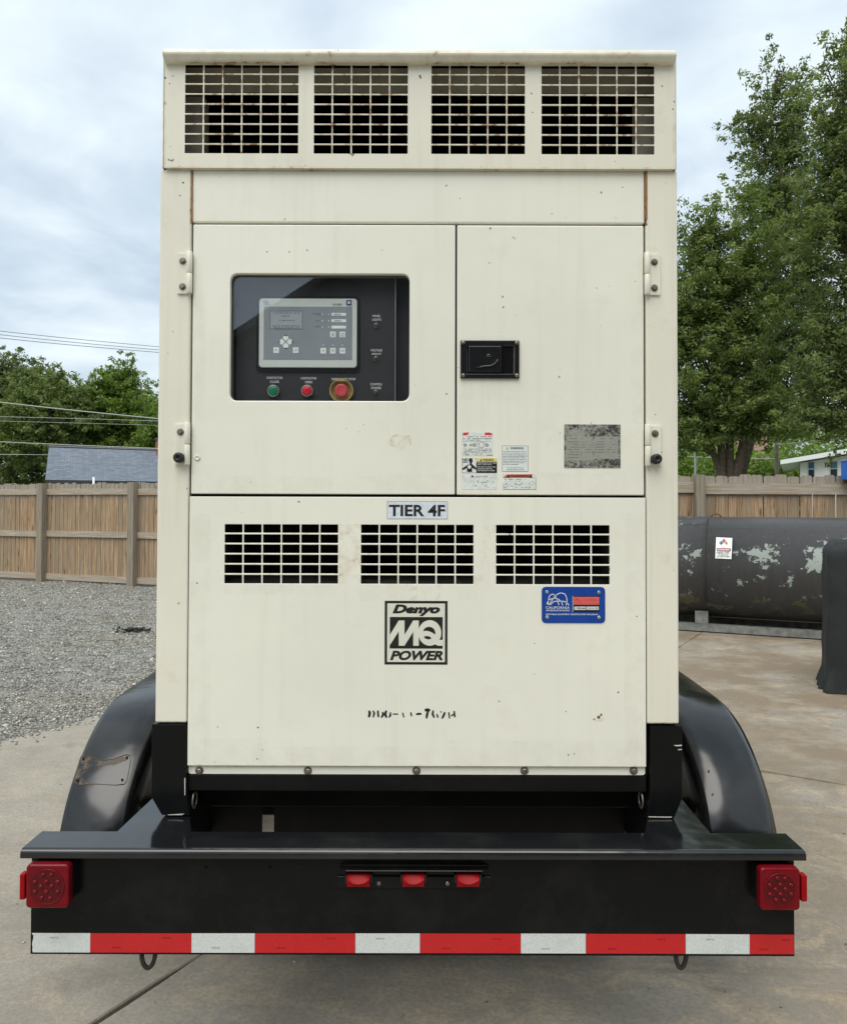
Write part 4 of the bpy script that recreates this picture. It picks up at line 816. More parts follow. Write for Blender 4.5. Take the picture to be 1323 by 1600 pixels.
# flange: bent plate with rounded nose, lip in front
YF = YB - 0.035
fz1 = at(645, 1332, YF).z; fz0 = at(645, 1344, YF).z
fxl, fxr = at(31, 1330, YF).x, at(1260, 1335, YF).x
d_ = ray(645, 1303); fback = YB + 0.085
r_ = 0.014
zt = fz1 + 0.004
prof = [(fback, zt)] + [(YF + r_ - r_ * math.sin(a), zt - r_ + r_ * math.cos(a)) for a in np.linspace(0, math.pi / 2, 6)] + [(YF, fz0), (YF + 0.010, fz0), (YF + 0.010, zt - 0.012), (fback, zt - 0.012)]
mb = MB(); mb.prismx(prof, fxl, fxr, 'black_gloss'); mb.build('bumper_flange', trl, 0.0015, 1)
ZP = zt
# gusset plates on top of the frame, legs and frame rails
for pts, nm in (([(178, 1303.2), (297, 1303.2), (297, 1276), (292, 1240), (245, 1240)], 'l'), ([(1115, 1307), (1010, 1307), (1010, 1282), (1014, 1244), (1062, 1244)], 'r')):
    P3 = [grd(x, y, ZP - 0.0005) for x, y in pts]
    P3[0].y = P3[1].y = fback + 0.0008
    mb = MB(); n = len(P3); vs = [(q.x, q.y, ZP - 0.002) for q in P3] + [(q.x, q.y, ZP - 0.014) for q in P3]
    a = sum(P3[i].x * P3[(i + 1) % n].y - P3[(i + 1) % n].x * P3[i].y for i in range(n))
    F_ = [tuple(range(n)) if a > 0 else tuple(range(n - 1, -1, -1)), tuple(range(2 * n - 1, n - 1, -1)) if a > 0 else tuple(range(n, 2 * n))] + [(i, n + i, n + (i + 1) % n, (i + 1) % n) if a > 0 else (i, (i + 1) % n, n + (i + 1) % n, n + i) for i in range(n)]
    mb.add(vs, F_, 'black_gloss'); mb.build('gusset_plate', trl, 0.0015, 1)
YG = Y0 - 0.004
def legp(pts, mat='black_leg'):
    P2 = [(q.x, q.z) for q in (at(x, y, YG) for x, y in pts)]
    mb = MB(); mb.prism(P2, YG, YG + 0.13, mat); return mb.build('support_leg', trl, 0.003, 2)
la = legp([(237, 1131.5), (291.5, 1131.5), (291.5, 1245), (297, 1274.5), (252.5, 1274.5), (236, 1246)]); lb = legp([(1015.5, 1135), (1066, 1135), (1066, 1249), (1052, 1281.5), (1010, 1281.5), (1015, 1249)])
for pts, par in (([(288, 1216), (289.6, 1216), (289.4, 1243), (288.2, 1243)], la), ([(262, 1273.2), (288, 1271.6), (284, 1274), (262, 1274)], la), ([(1052, 1164.6), (1065, 1164), (1065, 1166), (1056, 1166.4)], lb), ([(1059, 1171), (1065, 1170.6), (1065, 1172), (1059, 1172.4)], lb), ([(1012, 1276), (1050, 1276.4), (1048, 1278), (1014, 1277.4)], lb)):
    mb = MB(); P2 = [at(x, y, YG - 0.0006) for x, y in pts]; mb.flat([(q.x, q.z) for q in P2], YG - 0.0006, 'bare_scuff'); mb.build('paint_scrape', par)
lxl, lxr = at(270, 1200, Y0).x, at(1036, 1200, Y0).x
for xx in (lxl, lxr):
    mb = MB(); mb.box(xx - 0.04, xx + 0.04, YB + 0.10, 6.6, ZP - 0.165, ZP - 0.0145, 'black_satin'); mb.build('frame_rail', trl, 0.003, 1)
for yy in (2.75, 3.3, 4.1, 5.0, 6.2):
    mb = MB(); mb.box(lxl + 0.041, lxr - 0.041, yy, yy + 0.06, ZP - 0.13, ZP - 0.03, 'black_satin'); mb.build('cross_member', trl, 0.003, 1)
mb = MB(); zt_ = ZP + 0.09; mb.box(at(428, 1280, 2.62).x, lxr - 0.041, 2.62, 2.63, 0.40, zt_, 'black_satin'); mb.build('gap_shade_plate', trl)  # added black plates, standing in for the shade in the gap between the legs
mb = MB(); mb.box(lxl + 0.041, at(409, 1280, 2.62).x, 2.62, 2.63, 0.40, zt_, 'black_satin'); mb.build('gap_shade_plate', trl)
for sx in (-1, 1):                                   # side tie-down rings on the legs
    c = at(304 if sx < 0 else 1001, 1250, Y0 + 0.03); mb = MB()
    mb.tube([c + Vector((0, 0.022 * math.cos(a), 0.024 * math.sin(a))) for a in np.linspace(0, 2 * math.pi, 15)], 0.003, 'bolt_steel', 7, False); mb.build('tie_ring', trl)
# reflective tape, each strip a piece
tp = MB()
for i, (a, b) in enumerate(((49, 141), (141, 299), (299, 398), (398, 555), (555, 656), (656, 813.5), (813.5, 915), (915, 1071), (1071, 1171), (1171, 1240.5))):
    Y = YB - 0.0012; red = i % 2; mb = MB(); X0, X1 = at(a, 1475, Y).x + 0.0003, at(b, 1475, Y).x - 0.0003
    wv = lambda x: 0.0012 * math.sin(x * 2.1 + 0.6)
    tz0, tz1 = at(645, 1490, Y).z, at(645, 1459.6, Y).z; nseg = 6; pts = []
    rr = random.Random(i); jag = 0.004 if i in (0,) else 0.0
    for k in range(nseg + 1): x = X0 + (X1 - X0) * k / nseg; pts.append((x + (jag if k == 0 else 0), tz0 + wv(x) * 0.5))
    for k in range(nseg, -1, -1): x = X0 + (X1 - X0) * k / nseg; pts.append((x, tz1 + wv(x)))
    if jag: pts += [(X0 + rr.uniform(0, 0.006), tz1 + (tz0 - tz1) * q) for q in (0.15, 0.3, 0.45, 0.6, 0.75, 0.9)]
    mb.prism(pts, Y, Y + 0.0008, 'tape_red' if red else 'tape_white'); strip = mb.build('tape_strip', trl)
    yy = Y - 0.0003
    for f, zf in ((0.32 if not red else 0.22, 0.25 if i % 4 else 0.75), (0.72, 0.75 if i % 4 else 0.25)):
        if not red and f > 0.5: continue
        mb = MB(); xa = X0 + (X1 - X0) * f; za = tz0 + (tz1 - tz0) * zf; text_fit(mb, 'DOT-C2', xa, xa + 0.022, za - 0.002, za + 0.002, yy, 'ink_grey' if not red else 'lens_red_dark', 0.01); mb.build('tape_print', strip)
# tail lamps
led = MB(); led.lathe((0, 0, 0), [(0.0062, 0), (0.0058, 0.002), (0.0038, 0.0038), (0.001, 0.0045)], 'lens_red', 12); led = led.mesh('led')
def tail(x0, x1, y0, y1, side, mx0, mx1, my0, my1):
    Y = YB - 0.050; q = R(x0, x1, y0, y1, Y); sz = 0.010
    pts = rrect(*q, 0.010, 4); cx, cz = (q[0] + q[1]) / 2, (q[2] + q[3]) / 2
    pts = [(cx + (x - cx) * (1 + 0.03 * (1 - ((z - cz) / (q[3] - cz)) ** 2)), cz + (z - cz) * (1 + 0.03 * (1 - ((x - cx) / (q[1] - cx)) ** 2))) for x, z in pts]
    mb = MB(); mb.prism(pts, Y, YB - 0.022, 'lens_red'); lamp = mb.build('tail_lamp', trl, 0.006, 3)
    mb = MB(); mb.prism(rrect(q[0] + 0.004, q[1] - 0.004, q[2] + 0.004, q[3] - 0.004, 0.008), YB - 0.0215, YB - 0.0008, 'plastic_black'); mb.build('lamp_base', lamp, 0.002, 1)
    r0 = (q[1] - q[0]) * 0.40
    mb = MB(); mb.lathe((cx, Y - 0.0002, cz), [(r0 + 0.0022, 0), (r0 + 0.0018, 0.0022), (r0, 0.0024), (r0 - 0.0015, 0.0006)], 'lens_red', 40); mb.build('lens_ring', lamp)
    mb = MB(); mb.lathe((cx, Y - 0.0002, cz), [(r0 - 0.0016, 0), (r0 - 0.0016, 0.0008)], 'lens_red_dark', 40, smooth=False); mb.build('lens', lamp)
    for u, v in ((-0.03, 0.33), (-0.72, 0.30), (0.68, 0.31), (-0.36, 0.02), (0.30, 0.04), (-0.02, -0.30), (-0.72, -0.30), (0.68, -0.30), (-0.30, -0.68), (0.22, -0.70), (-0.22, 0.75), (0.28, 0.74)):
        link('led', led, lamp, (cx + u * r0 * 0.95, Y - 0.0009, cz + v * r0 * 0.95))
    q2 = R(mx0, mx1, my0, my1, Y + 0.02); mb = MB(); mb.box(q2[0], q2[1], Y + 0.010, Y + 0.034, q2[2], q2[3], 'lens_red_bright'); mb.build('side_marker', lamp, 0.003, 2)
tail(40, 106.5, 1352, 1420, -1, 33, 41.5, 1364, 1404); tail(1188, 1250, 1357.5, 1423.5, 1, 1249, 1258.5, 1366, 1407)
# identification light bar
q = R(527, 767, 1370, 1389, YB - 0.006); mb = MB(); mb.box(q[0], q[1], YB - 0.006, YB - 0.0005, q[2], q[3], 'black_bumper')
q = R(527, 767, 1360, 1368, YB - 0.03); zc = (q[2] + q[3]) / 2
vs = []
for y_, s in ((YB - 0.006, 0.0), (YB - 0.034, 0.022)):
    for x_ in (q[0] + s, q[1] - s):
        for z_ in (zc + 0.004 - 0.001 * s, zc + 0.007): vs.append((x_, y_, z_))
mb.add(vs, [(0, 2, 6, 4), (1, 5, 7, 3), (4, 6, 7, 5), (0, 4, 5, 1), (2, 3, 7, 6), (0, 1, 3, 2)], 'black_bumper'); lbar = mb.build('light_bar', trl, 0.0015, 1)
for a, b in ((542, 577), (629, 662.5), (714, 749)):
    Y = YB - 0.032; q = R(a, b, 1370, 1388, Y); mb = MB(); cx = (q[0] + q[1]) / 2; vs = []; n = 8
    for k in range(n + 1):
        u = k / n * 2 - 1; x = cx + u * (q[1] - q[0]) / 2; dome = (1 - u * u)
        zmid = q[2] + (q[3] - q[2]) * (0.72 - 0.35 * dome)
        vs += [(x, YB - 0.008, q[3]), (x, Y + 0.012, q[3] - 0.001), (x, Y - 0.004 * dome, zmid), (x, Y + 0.004, q[2] + 0.001), (x, YB - 0.008, q[2])]
    F_ = [(k * 5 + i, k * 5 + i + 1, (k + 1) * 5 + i + 1, (k + 1) * 5 + i) for k in range(n) for i in range(4)] + [(4, 3, 2, 1, 0), tuple(n * 5 + i for i in range(5))]
    mb.add(vs, F_, 'lens_red_bright'); mb.build('marker_lamp', lbar)
    for ee in (q[0] - 0.0065, q[1] + 0.0015): m2 = MB(); m2.box(ee, ee + 0.005, YB - 0.016, YB - 0.0062, q[2] + 0.006, q[3] - 0.003, 'plastic_black'); m2.build('lamp_clip', lbar)
for x in (592, 699): q = at(x, 1379, YB); link('screw', scr, lbar, (q.x, YB - 0.006, q.z))
for x in (322, 422): 
    q = at(x, 1355.5, YB); mb = MB(); mb.lathe((q.x, YB - 0.0004, q.z), [(0.0042, 0), (0.004, 0.0003)], 'vent_black', 12, smooth=False); mb.build('drilled_hole', trl)
for x in (232, 1064):                                # safety chain hooks below the bumper
    c = at(x, 1492, YB + 0.05); mb = MB(); mb.tube([c + Vector((0.017 * math.cos(a), 0.006 * math.cos(a), 0.005 - 0.042 * math.sin(a))) for a in np.linspace(0, math.pi, 12)], 0.0065, 'ring_steel', 9); mb.build('tow_ring', trl)
# fenders
def fender(xin, xout, lip, name='fender'):
    prof = [(2.595, 0.46), (2.60, 0.58), (2.625, 0.645), (2.67, 0.715), (2.73, 0.78), (2.81, 0.845), (2.91, 0.90), (3.03, 0.937), (3.16, 0.949), (3.6, 0.958), (4.1, 0.962), (4.6, 0.958), (5.05, 0.949), (5.2, 0.93), (5.36, 0.86), (5.48, 0.74), (5.54, 0.58)]
    f = []
    for i in range(len(prof) - 1):                    # smooth the arch
        for k in range(3):
            u = k / 3; p0 = prof[max(i - 1, 0)]; p1 = prof[i]; p2 = prof[i + 1]; p3 = prof[min(i + 2, len(prof) - 1)]
            f.append(tuple(0.5 * ((2 * p1[j]) + (p2[j] - p0[j]) * u + (2 * p0[j] - 5 * p1[j] + 4 * p2[j] - p3[j]) * u * u + (3 * p1[j] - p0[j] - 3 * p2[j] + p3[j]) * u ** 3) for j in (0, 1)))
    f.append(prof[-1]); nP = len(f); s = 1 if xout > xin else -1
    cross = [(xin, -0.26), (xin + s * 0.001, -0.02), (xin + s * 0.004, -0.008), (xin + s * 0.014, 0.0), (xin + s * 0.08, 0.002), (xout - s * (lip + 0.012), 0.001), (xout - s * lip, -0.004), (xout - s * 0.002, -lip * 0.9), (xout, -lip * 1.3 - 0.02)]
    vs = []
    for i, (y, z) in enumerate(f):
        t_ = Vector((f[min(i + 1, nP - 1)][0] - f[max(i - 1, 0)][0], f[min(i + 1, nP - 1)][1] - f[max(i - 1, 0)][1])).normalized(); nn = Vector((-t_.y, t_.x))
        if nn.y < -0.2: nn = -nn
        for k, (x, h) in enumerate(cross):
            hh = min(abs(h), 0.09) * (-1 if h < 0 else 1) if k == 0 and False else h
            wob = 0.003 * mnoise.noise(Vector((x * 4, y * 3, z * 3))) if 2 < k < 7 else 0
            vs.append((x, y + nn.x * (hh + wob), z + nn.y * (hh + wob)) if k else (x, y + 0.20 * (1 if i < nP / 2 else -1) * abs(nn.x), max(0.42, z - 0.30)))
    nc = len(cross); F_ = []
    for i in range(nP - 1):
        for k in range(nc - 1):
            q = (i * nc + k, i * nc + k + 1, (i + 1) * nc + k + 1, (i + 1) * nc + k); F_.append(q if s < 0 else q[::-1])
    mb = MB(); mb.add(vs, F_, 'fender_black', True); o = mb.build(name, trl)
    o.modifiers.new('solid', 'SOLIDIFY').thickness = 0.004; o.modifiers['solid'].offset = -1
    return o, f
FxLo, FxLi = at(92, 1295, 2.6).x, at(194, 1295, 2.6).x; FxRo, FxRi = at(1218.5, 1305, 2.6).x, at(1108, 1280, 2.6).x
fl, fprof = fender(FxLi, FxLo, 0.006); fr_, _ = fender(FxRi, FxRo, 0.026)
# glue and bare primer where a plate once sat on the left fender
def fend_pt(px, py, lift):
    d = ray(px, py); best = None
    for i in range(18):
        (y0_, z0_), (y1_, z1_) = fprof[i], fprof[i + 1]
        for k in range(8):
            y = y0_ + (y1_ - y0_) * k / 8; z = z0_ + (z1_ - z0_) * k / 8; q = Vector((0, 0, CAMZ)) + d * (y / d.y)
            e = abs(q.z - z)
            if best is None or e < best[0]: tn = Vector((y1_ - y0_, z1_ - z0_)).normalized(); best = (e, Vector((q.x, y - tn.y * lift, z + tn.x * lift)))
    return best[1]
def on_fender(name, pts, mat, lift, par):
    mb = MB(); mb.add([fend_pt(x, y, lift) for x, y in pts], [tuple(range(len(pts)))[::-1]], mat)
    bm = bmesh.new(); o = mb.build(name, par); bm.from_mesh(o.data); bmesh.ops.triangulate(bm, faces=bm.faces); bm.to_mesh(o.data); bm.free(); return o
stain('residue', (0.105, 0.082, 0.058), 0.40, 0.58, 44, 0.65, 0.85)
GL = [(127, 1183), (134, 1181), (141, 1183), (146, 1188), (158, 1191), (172, 1190), (186, 1186), (199, 1182), (203, 1183), (200, 1188), (186, 1194), (172, 1198), (160, 1200), (148, 1199), (140, 1203), (133, 1209), (129, 1214), (131, 1220), (140, 1224), (144, 1229), (128, 1228), (119, 1226), (117, 1218), (122, 1207), (127, 1197)]
def inside(x, y, P_):
    r = False
    for i in range(len(P_)):
        (xa, ya_), (xb, yb_) = P_[i], P_[i - 1]
        if (ya_ > y) != (yb_ > y) and x < (xb - xa) * (y - ya_) / (yb_ - ya_) + xa: r = not r
    return r
mb = MB(); n_ = 0
for gy_ in np.arange(1180, 1231, 1.5):
    for gx_ in np.arange(114, 206, 1.5):
        if inside(gx_ + 0.75, gy_ + 0.75, GL): mb.add([fend_pt(gx_ + u, gy_ + v, 0.0065) for u, v in ((0, 0), (0, 1.5), (1.5, 1.5), (1.5, 0))], [(0, 1, 2, 3)], 'residue')
mb.build('glue_residue', fl)
for (x, y) in ((131, 1188), (199, 1186), (122.5, 1222), (192, 1220)):
    on_fender('plate_hole', [(x + 2 * math.cos(a), y + 2 * math.sin(a)) for a in np.linspace(0, 2 * math.pi, 9)[:-1]], 'vent_black', 0.0085, fl)
ol = [(127, 1184), (141, 1184), (160, 1190), (180, 1187), (197, 1181), (204, 1183), (205, 1190), (199, 1222), (195, 1227), (180, 1228), (150, 1227), (124, 1228), (117, 1224), (118, 1214), (125, 1190)]
mb = MB(); mb.tube([fend_pt(x, y, 0.0068) for x, y in ol + ol[:1]], 0.0011, 'adhesive_brown', 5); mb.build('plate_outline', fl)
def fend_r(px, py, lift):
    global fprof; return fend_pt(px, py, lift)
for (x, y, r) in ((1106, 1206.5, 2.0), (1112, 1242, 1.8)): on_fender('rust_spot', [(x + r * math.cos(a), y + r * math.sin(a)) for a in np.linspace(0, 2 * math.pi, 9)[:-1]], 'rust', 0.0085, fr_)
# wheels and axles
wt = MB(); wt.lathe((0, 0, 0), [(0.20, -0.10), (0.33, -0.115), (0.365, -0.10), (0.378, -0.06), (0.380, 0.0), (0.378, 0.06), (0.365, 0.10), (0.33, 0.115), (0.20, 0.10)], 'tyre', 40, 'x'); wt = wt.mesh('tyre')
wr = MB(); wr.lathe((0, 0, 0), [(0.05, -0.09), (0.205, -0.095), (0.20, 0.0), (0.205, 0.095), (0.06, 0.09)], 'wheel_rim', 30, 'x'); wr = wr.mesh('rim')
for y in (3.42, 4.32):
    mb = MB(); mb.tube([(-1.0, y, 0.381), (1.0, y, 0.381)], 0.035, 'black_satin', 12); mb.build('axle', trl)
    for x in ((FxLi + FxLo) / 2, (FxRi + FxRo) / 2):
        tw = link('tyre', wt, trl, (x, y, 0.381)); link('rim', wr, tw, (x, y, 0.381))

# ================================================================== FENCES
m, t, p, o = newmat('fence_wood'); P = pos(t); oi = nd(t, 'ShaderNodeObjectInfo').outputs['Random']
oc = ocoord(t); sh = nd(t, 'ShaderNodeVectorMath', {0: oc, 1: nd(t, 'ShaderNodeCombineXYZ', {0: mth(t, 'MULTIPLY', oi, 37.0), 1: 0.0, 2: mth(t, 'MULTIPLY', oi, 53.0)}).outputs[0]}, operation='ADD').outputs[0]
gr = noise(t, mapv(t, sh, (26, 26, 1.2)), 1.6, 6, 0.65, 0.6); gr2 = noise(t, mapv(t, sh, (90, 90, 2.5)), 1.0, 4)
c = mixc(t, ramp(t, gr, [(0.36, 0.0), (0.62, 1.0)]), (0.24, 0.145, 0.078), (0.52, 0.365, 0.225))
c = mixc(t, ramp(t, oi, [(0.0, 0.0), (0.55, 0.25), (1.0, 1.0)]), c, mixc(t, gr, (0.20, 0.155, 0.105), (0.36, 0.285, 0.20)))
wz = noise(t, mapv(t, sh, (6, 6, 0.8)), 1.2, 4); zs = nd(t, 'ShaderNodeSeparateXYZ', {0: P}).outputs[2]
wthr = mth(t, 'ADD', mth(t, 'MULTIPLY', nd(t, 'ShaderNodeMapRange', {0: zs, 1: 1.88, 2: 2.02, 3: 0.0, 4: 1.0}).outputs[0], 0.75), mth(t, 'MULTIPLY', ramp(t, wz, [(0.5, 0.0), (0.7, 1.0)]), 0.25), clamp=True)
c = mixc(t, wthr, c, mixc(t, gr, (0.24, 0.22, 0.185), (0.42, 0.39, 0.335)))
kn = nd(t, 'ShaderNodeTexVoronoi', {'Vector': mapv(t, sh, (7.5, 0.1, 2.0)), 'Scale': 1.0}).outputs[0]
c = mixc(t, ramp(t, kn, [(0.08, 0.85), (0.20, 0.0)]), c, (0.12, 0.062, 0.03))
c = mixc(t, mth(t, 'MULTIPLY', ramp(t, gr2, [(0.35, 1.0), (0.5, 0.0)]), 0.36), c, (0.12, 0.09, 0.06))
setp(t, p, base=c, rough=0.85, spec=0.2, normal=bump(t, gr, 0.5, 0.004))
m, t, p, o = newmat('rail_wood'); oc = ocoord(t); oi = nd(t, 'ShaderNodeObjectInfo').outputs['Random']
sh = nd(t, 'ShaderNodeVectorMath', {0: oc, 1: nd(t, 'ShaderNodeCombineXYZ', {0: mth(t, 'MULTIPLY', oi, 37.0), 1: 0.0, 2: mth(t, 'MULTIPLY', oi, 11.0)}).outputs[0]}, operation='ADD').outputs[0]
gr = noise(t, mapv(t, sh, (1.1, 30, 30)), 1.8, 6, 0.65, 0.8)
c = mixc(t, ramp(t, gr, [(0.30, 0.0), (0.68, 1.0)]), (0.25, 0.205, 0.155), (0.52, 0.46, 0.375)); c = mixc(t, mth(t, 'MULTIPLY', ramp(t, noise(t, mapv(t, sh, (0.7, 4, 14)), 1.5, 3), [(0.5, 0.0), (0.6, 1.0)]), 0.55), c, (0.34, 0.24, 0.15))
setp(t, p, base=c, rough=0.85, spec=0.2, normal=bump(t, gr, 0.5, 0.004))
m, t, p, o = newmat('post_wood'); oc = ocoord(t); oi = nd(t, 'ShaderNodeObjectInfo').outputs['Random']
sh = nd(t, 'ShaderNodeVectorMath', {0: oc, 1: nd(t, 'ShaderNodeCombineXYZ', {0: mth(t, 'MULTIPLY', oi, 7.0), 1: 0.0, 2: mth(t, 'MULTIPLY', oi, 41.0)}).outputs[0]}, operation='ADD').outputs[0]
gr = noise(t, mapv(t, sh, (28, 28, 1.0)), 1.8, 6, 0.65, 0.8)
c = mixc(t, ramp(t, gr, [(0.30, 0.0), (0.68, 1.0)]), (0.17, 0.145, 0.105), (0.36, 0.31, 0.24)); setp(t, p, base=c, rough=0.85, spec=0.2, normal=bump(t, gr, 0.5, 0.004))
def fence(A, B, pw, bay, first_post, label, postw, railh, seed, gap=0.006, zs=(2.06, 1.11, 0.13), zt=2.25):
    A, B = Vector(A), Vector(B); L = (B - A).length; d = (B - A).normalized(); nrm = Vector((d.y, -d.x))   # nrm faces the yard
    rz = math.atan2(d.y, d.x); f = empty('fence', ((A.x + B.x) / 2, (A.y + B.y) / 2, 0), label, 'fence'); rr = random.Random(seed)
    vari = []
    for k in range(5):
        wd = pw - gap; e = 0.022 * pw / 0.14; h = zt - 0.04 + (k - 2) * 0.008; mb = MB()
        mb.prism([(-wd / 2, 0), (wd / 2, 0), (wd / 2, h - e * 0.8), (wd / 2 - e, h), (-wd / 2 + e, h), (-wd / 2, h - e * 0.8)], -0.009, 0.009, 'fence_wood'); vari.append(mb.mesh('picket'))
    k = 0
    while (k + 0.5) * pw < L:
        q = A + d * ((k + 0.5) * pw) - nrm * rr.uniform(0.0, 0.003)
        o = link('picket', vari[rr.randrange(5)], f, (q.x, q.y, 0.04)); o.rotation_euler = (rr.uniform(-0.004, 0.004), rr.uniform(-0.006, 0.006), rz); k += 1
    posts = []; s = first_post % bay
    while s < L: posts.append(s); s += bay
    pm = MB(); pm.box(-postw / 2, postw / 2, -postw / 2, postw / 2, -0.05, zt + 0.005, 'post_wood'); pm = pm.mesh('post')
    for s in posts:
        q = A + d * s + nrm * (0.0125 + postw / 2); link('post', pm, f, (q.x, q.y, 0), rz)
    ends = [-postw] + posts + [L]
    for i in range(len(ends) - 1):
        a, b = max(0, ends[i] + postw / 2 + 0.003), ends[i + 1] - postw / 2 - 0.003
        if b - a < 0.2: continue
        for z in zs:
            q = A + d * ((a + b) / 2) + nrm * 0.032; mb = MB(); mb.box(-(b - a) / 2, (b - a) / 2, -0.019, 0.019, -railh / 2, railh / 2, 'rail_wood')
            o = link('rail', mb.mesh('rail'), f, (q.x, q.y, z + rr.uniform(-0.012, 0.012)), rz); o.rotation_euler[1] = rr.uniform(-0.003, 0.003)
    return f
FA, FB = at(0, 800, 18.2), at(242, 800, 16.55)
dl = Vector((FB.x - FA.x, FB.y - FA.y)).normalized(); LA = Vector((FA.x, FA.y)) - dl * 4.0; LB = Vector((FB.x, FB.y)) + dl * 5.0
def along(px):                                        # distance along the left fence of the point seen at px
    r = ray(px, 800); k = (LA.x * dl.y - LA.y * dl.x) / (r.x * dl.y - r.y * dl.x); return (Vector((r.x * k, r.y * k)) - LA).dot(dl)
p1, p2 = along(71), along(212.5)
fence(LA, LB, 0.122, p2 - p1, p1, 'weathered wooden picket fence with posts and three rails, left behind the gravel', 0.165, 0.135, 3, 0.010)
YFR = 12.2; pX = at(1093.5, 760, YFR).x
fence((LB.x + 0.1, YFR + 0.25), (10.0, YFR - 0.05), 0.190, 2.9, pX - LB.x - 0.1, 'weathered wooden fence with broad dog-ear pickets, right behind the dark tank', 0.145, 0.175, 7, 0.008, (2.045, 1.1, 0.15), 2.25)

# ================================================================== FUEL TANK
m, t, p, o = newmat('tank_paint'); oc = ocoord(t)
sxyz = nd(t, 'ShaderNodeSeparateXYZ', {0: oc})
pn = noise(t, mapv(t, oc, (1.0, 1, 1.25)), 5.0, 10, 0.72, 0.1); big = noise(t, oc, 1.1, 3); low = nd(t, 'ShaderNodeMapRange', {0: sxyz.outputs[2], 1: -0.05, 2: -0.55, 3: 0.0, 4: 1.0}).outputs[0]
band = nd(t, 'ShaderNodeMapRange', {0: mth(t, 'ABSOLUTE', mth(t, 'SUBTRACT', sxyz.outputs[2], 0.20)), 1: 0.05, 2: 0.30, 3: 0.075, 4: 0.0}).outputs[0]
band2 = nd(t, 'ShaderNodeMapRange', {0: mth(t, 'ABSOLUTE', mth(t, 'ADD', sxyz.outputs[2], 0.46)), 1: 0.05, 2: 0.25, 3: 0.085, 4: 0.0}).outputs[0]
v = mth(t, 'ADD', mth(t, 'ADD', pn, mth(t, 'MULTIPLY', big, 0.35)), mth(t, 'ADD', band, band2))
k = ramp(t, v, [(0.79, 0.0), (0.798, 1.0)]); spk = ramp(t, noise(t, oc, 34, 3, 0.5), [(0.70, 0.0), (0.715, 1.0)])
k2 = mth(t, 'MAXIMUM', k, mth(t, 'MULTIPLY', spk, ramp(t, big, [(0.45, 0.0), (0.6, 1.0)])))
gry = mixc(t, noise(t, mapv(t, oc, (9, 9, 1)), 2.0, 5), (0.042, 0.040, 0.040), (0.075, 0.072, 0.071))
c = mixc(t, k2, gry, mixc(t, ramp(t, low, [(0.35, 0.0), (0.7, 1.0)]), (0.36, 0.40, 0.36), (0.115, 0.105, 0.06)))
setp(t, p, base=c, rough=mth(t, 'ADD', 0.36, mth(t, 'MULTIPLY', k2, 0.35)), spec=0.4, normal=bump(t, mth(t, 'ADD', mth(t, 'MULTIPLY', k2, -0.2), mth(t, 'MULTIPLY', noise(t, oc, 2.5, 2), 0.6)), 0.4, 0.012))
simple('skid_grey', (0.20, 0.205, 0.19), 0.6, var=0.35, vs=12)
simple('seam_grey', (0.085, 0.082, 0.08), 0.5, var=0.3, vs=30)
sA, sB = grd(1062, 985), grd(1280, 999.5); td = Vector((sB.x - sA.x, sB.y - sA.y)).normalized(); tn = Vector((-td.y, td.x))
TR = 0.715; tcz = 0.885
c0_ = Vector((sA.x, sA.y)) + tn * 0.44
T0, T1 = -1.3, 4.6; seam = Vector((at(1146, 900, 10.2).x - c0_.x, 0)).x / td.x
tc_ = c0_ + td * ((T0 + T1) / 2); tank = empty('fuel_tank', (tc_.x, tc_.y, 0), 'long dark grey cylindrical steel tank with peeling paint, lying before the right fence', 'tank')
trz = math.atan2(td.y, td.x); HL = (T1 - T0) / 2; sl = seam - (T0 + T1) / 2
def tpart(name, mb, rz=trz): return link(name, mb.mesh(name), tank, (tc_.x, tc_.y, tcz), rz)
mb = MB(); mb.lathe((0, 0, 0), [(0.05, -HL - 0.17), (0.35, -HL - 0.15), (0.58, -HL - 0.09), (0.69, -HL - 0.03), (TR, -HL + 0.02), (TR, sl - 0.004)], 'tank_paint', 72, 'x'); tpart('shell', mb)
mb = MB(); mb.lathe((0, 0, 0), [(TR - 0.003, sl - 0.003), (TR - 0.003, HL - 0.02), (0.69, HL + 0.03), (0.58, HL + 0.09), (0.35, HL + 0.15), (0.05, HL + 0.17)], 'tank_paint', 72, 'x'); tpart('shell', mb)
mb = MB(); mb.tube([(sl, TR * math.cos(a), TR * math.sin(a)) for a in np.linspace(0, 2 * math.pi, 60)], 0.003, 'seam_grey', 6, False); tpart('weld_seam', mb)
for a, b, ang, rr_ in ((-HL, sl, 148, TR), (sl, HL, 142, TR - 0.006)):
    aa = math.radians(ang + 90 - 15); y_, z_ = -abs(rr_ * math.cos(math.radians(ang - 90))), rr_ * math.sin(math.radians(ang - 90)) 
    mb = MB(); mb.tube([(a + 0.01, y_, z_), (b - 0.01, y_, z_)], 0.0045, 'seam_grey', 6); tpart('weld_seam', mb)
for q in (sl - 0.95, sl - 0.06, sl + 1.7, sl + 2.9):
    mb = MB(); mb.box(q - 0.085, q + 0.085, -0.46, -0.34, -tcz + 0.115, -tcz + 0.29, 'skid_grey'); mb.box(q - 0.07, q + 0.07, 0.34, 0.46, -tcz + 0.115, -tcz + 0.29, 'skid_grey'); mb.box(q - 0.05, q + 0.05, -0.34, 0.34, -tcz + 0.1151, -tcz + 0.16, 'skid_grey'); tpart('saddle', mb)
for s in (-1, 1):
    mb = MB(); mb.box(-HL, HL, s * 0.40 - 0.06, s * 0.40 + 0.06, -tcz + 0.012, -tcz + 0.112, 'skid_grey'); tpart('skid_rail', mb)
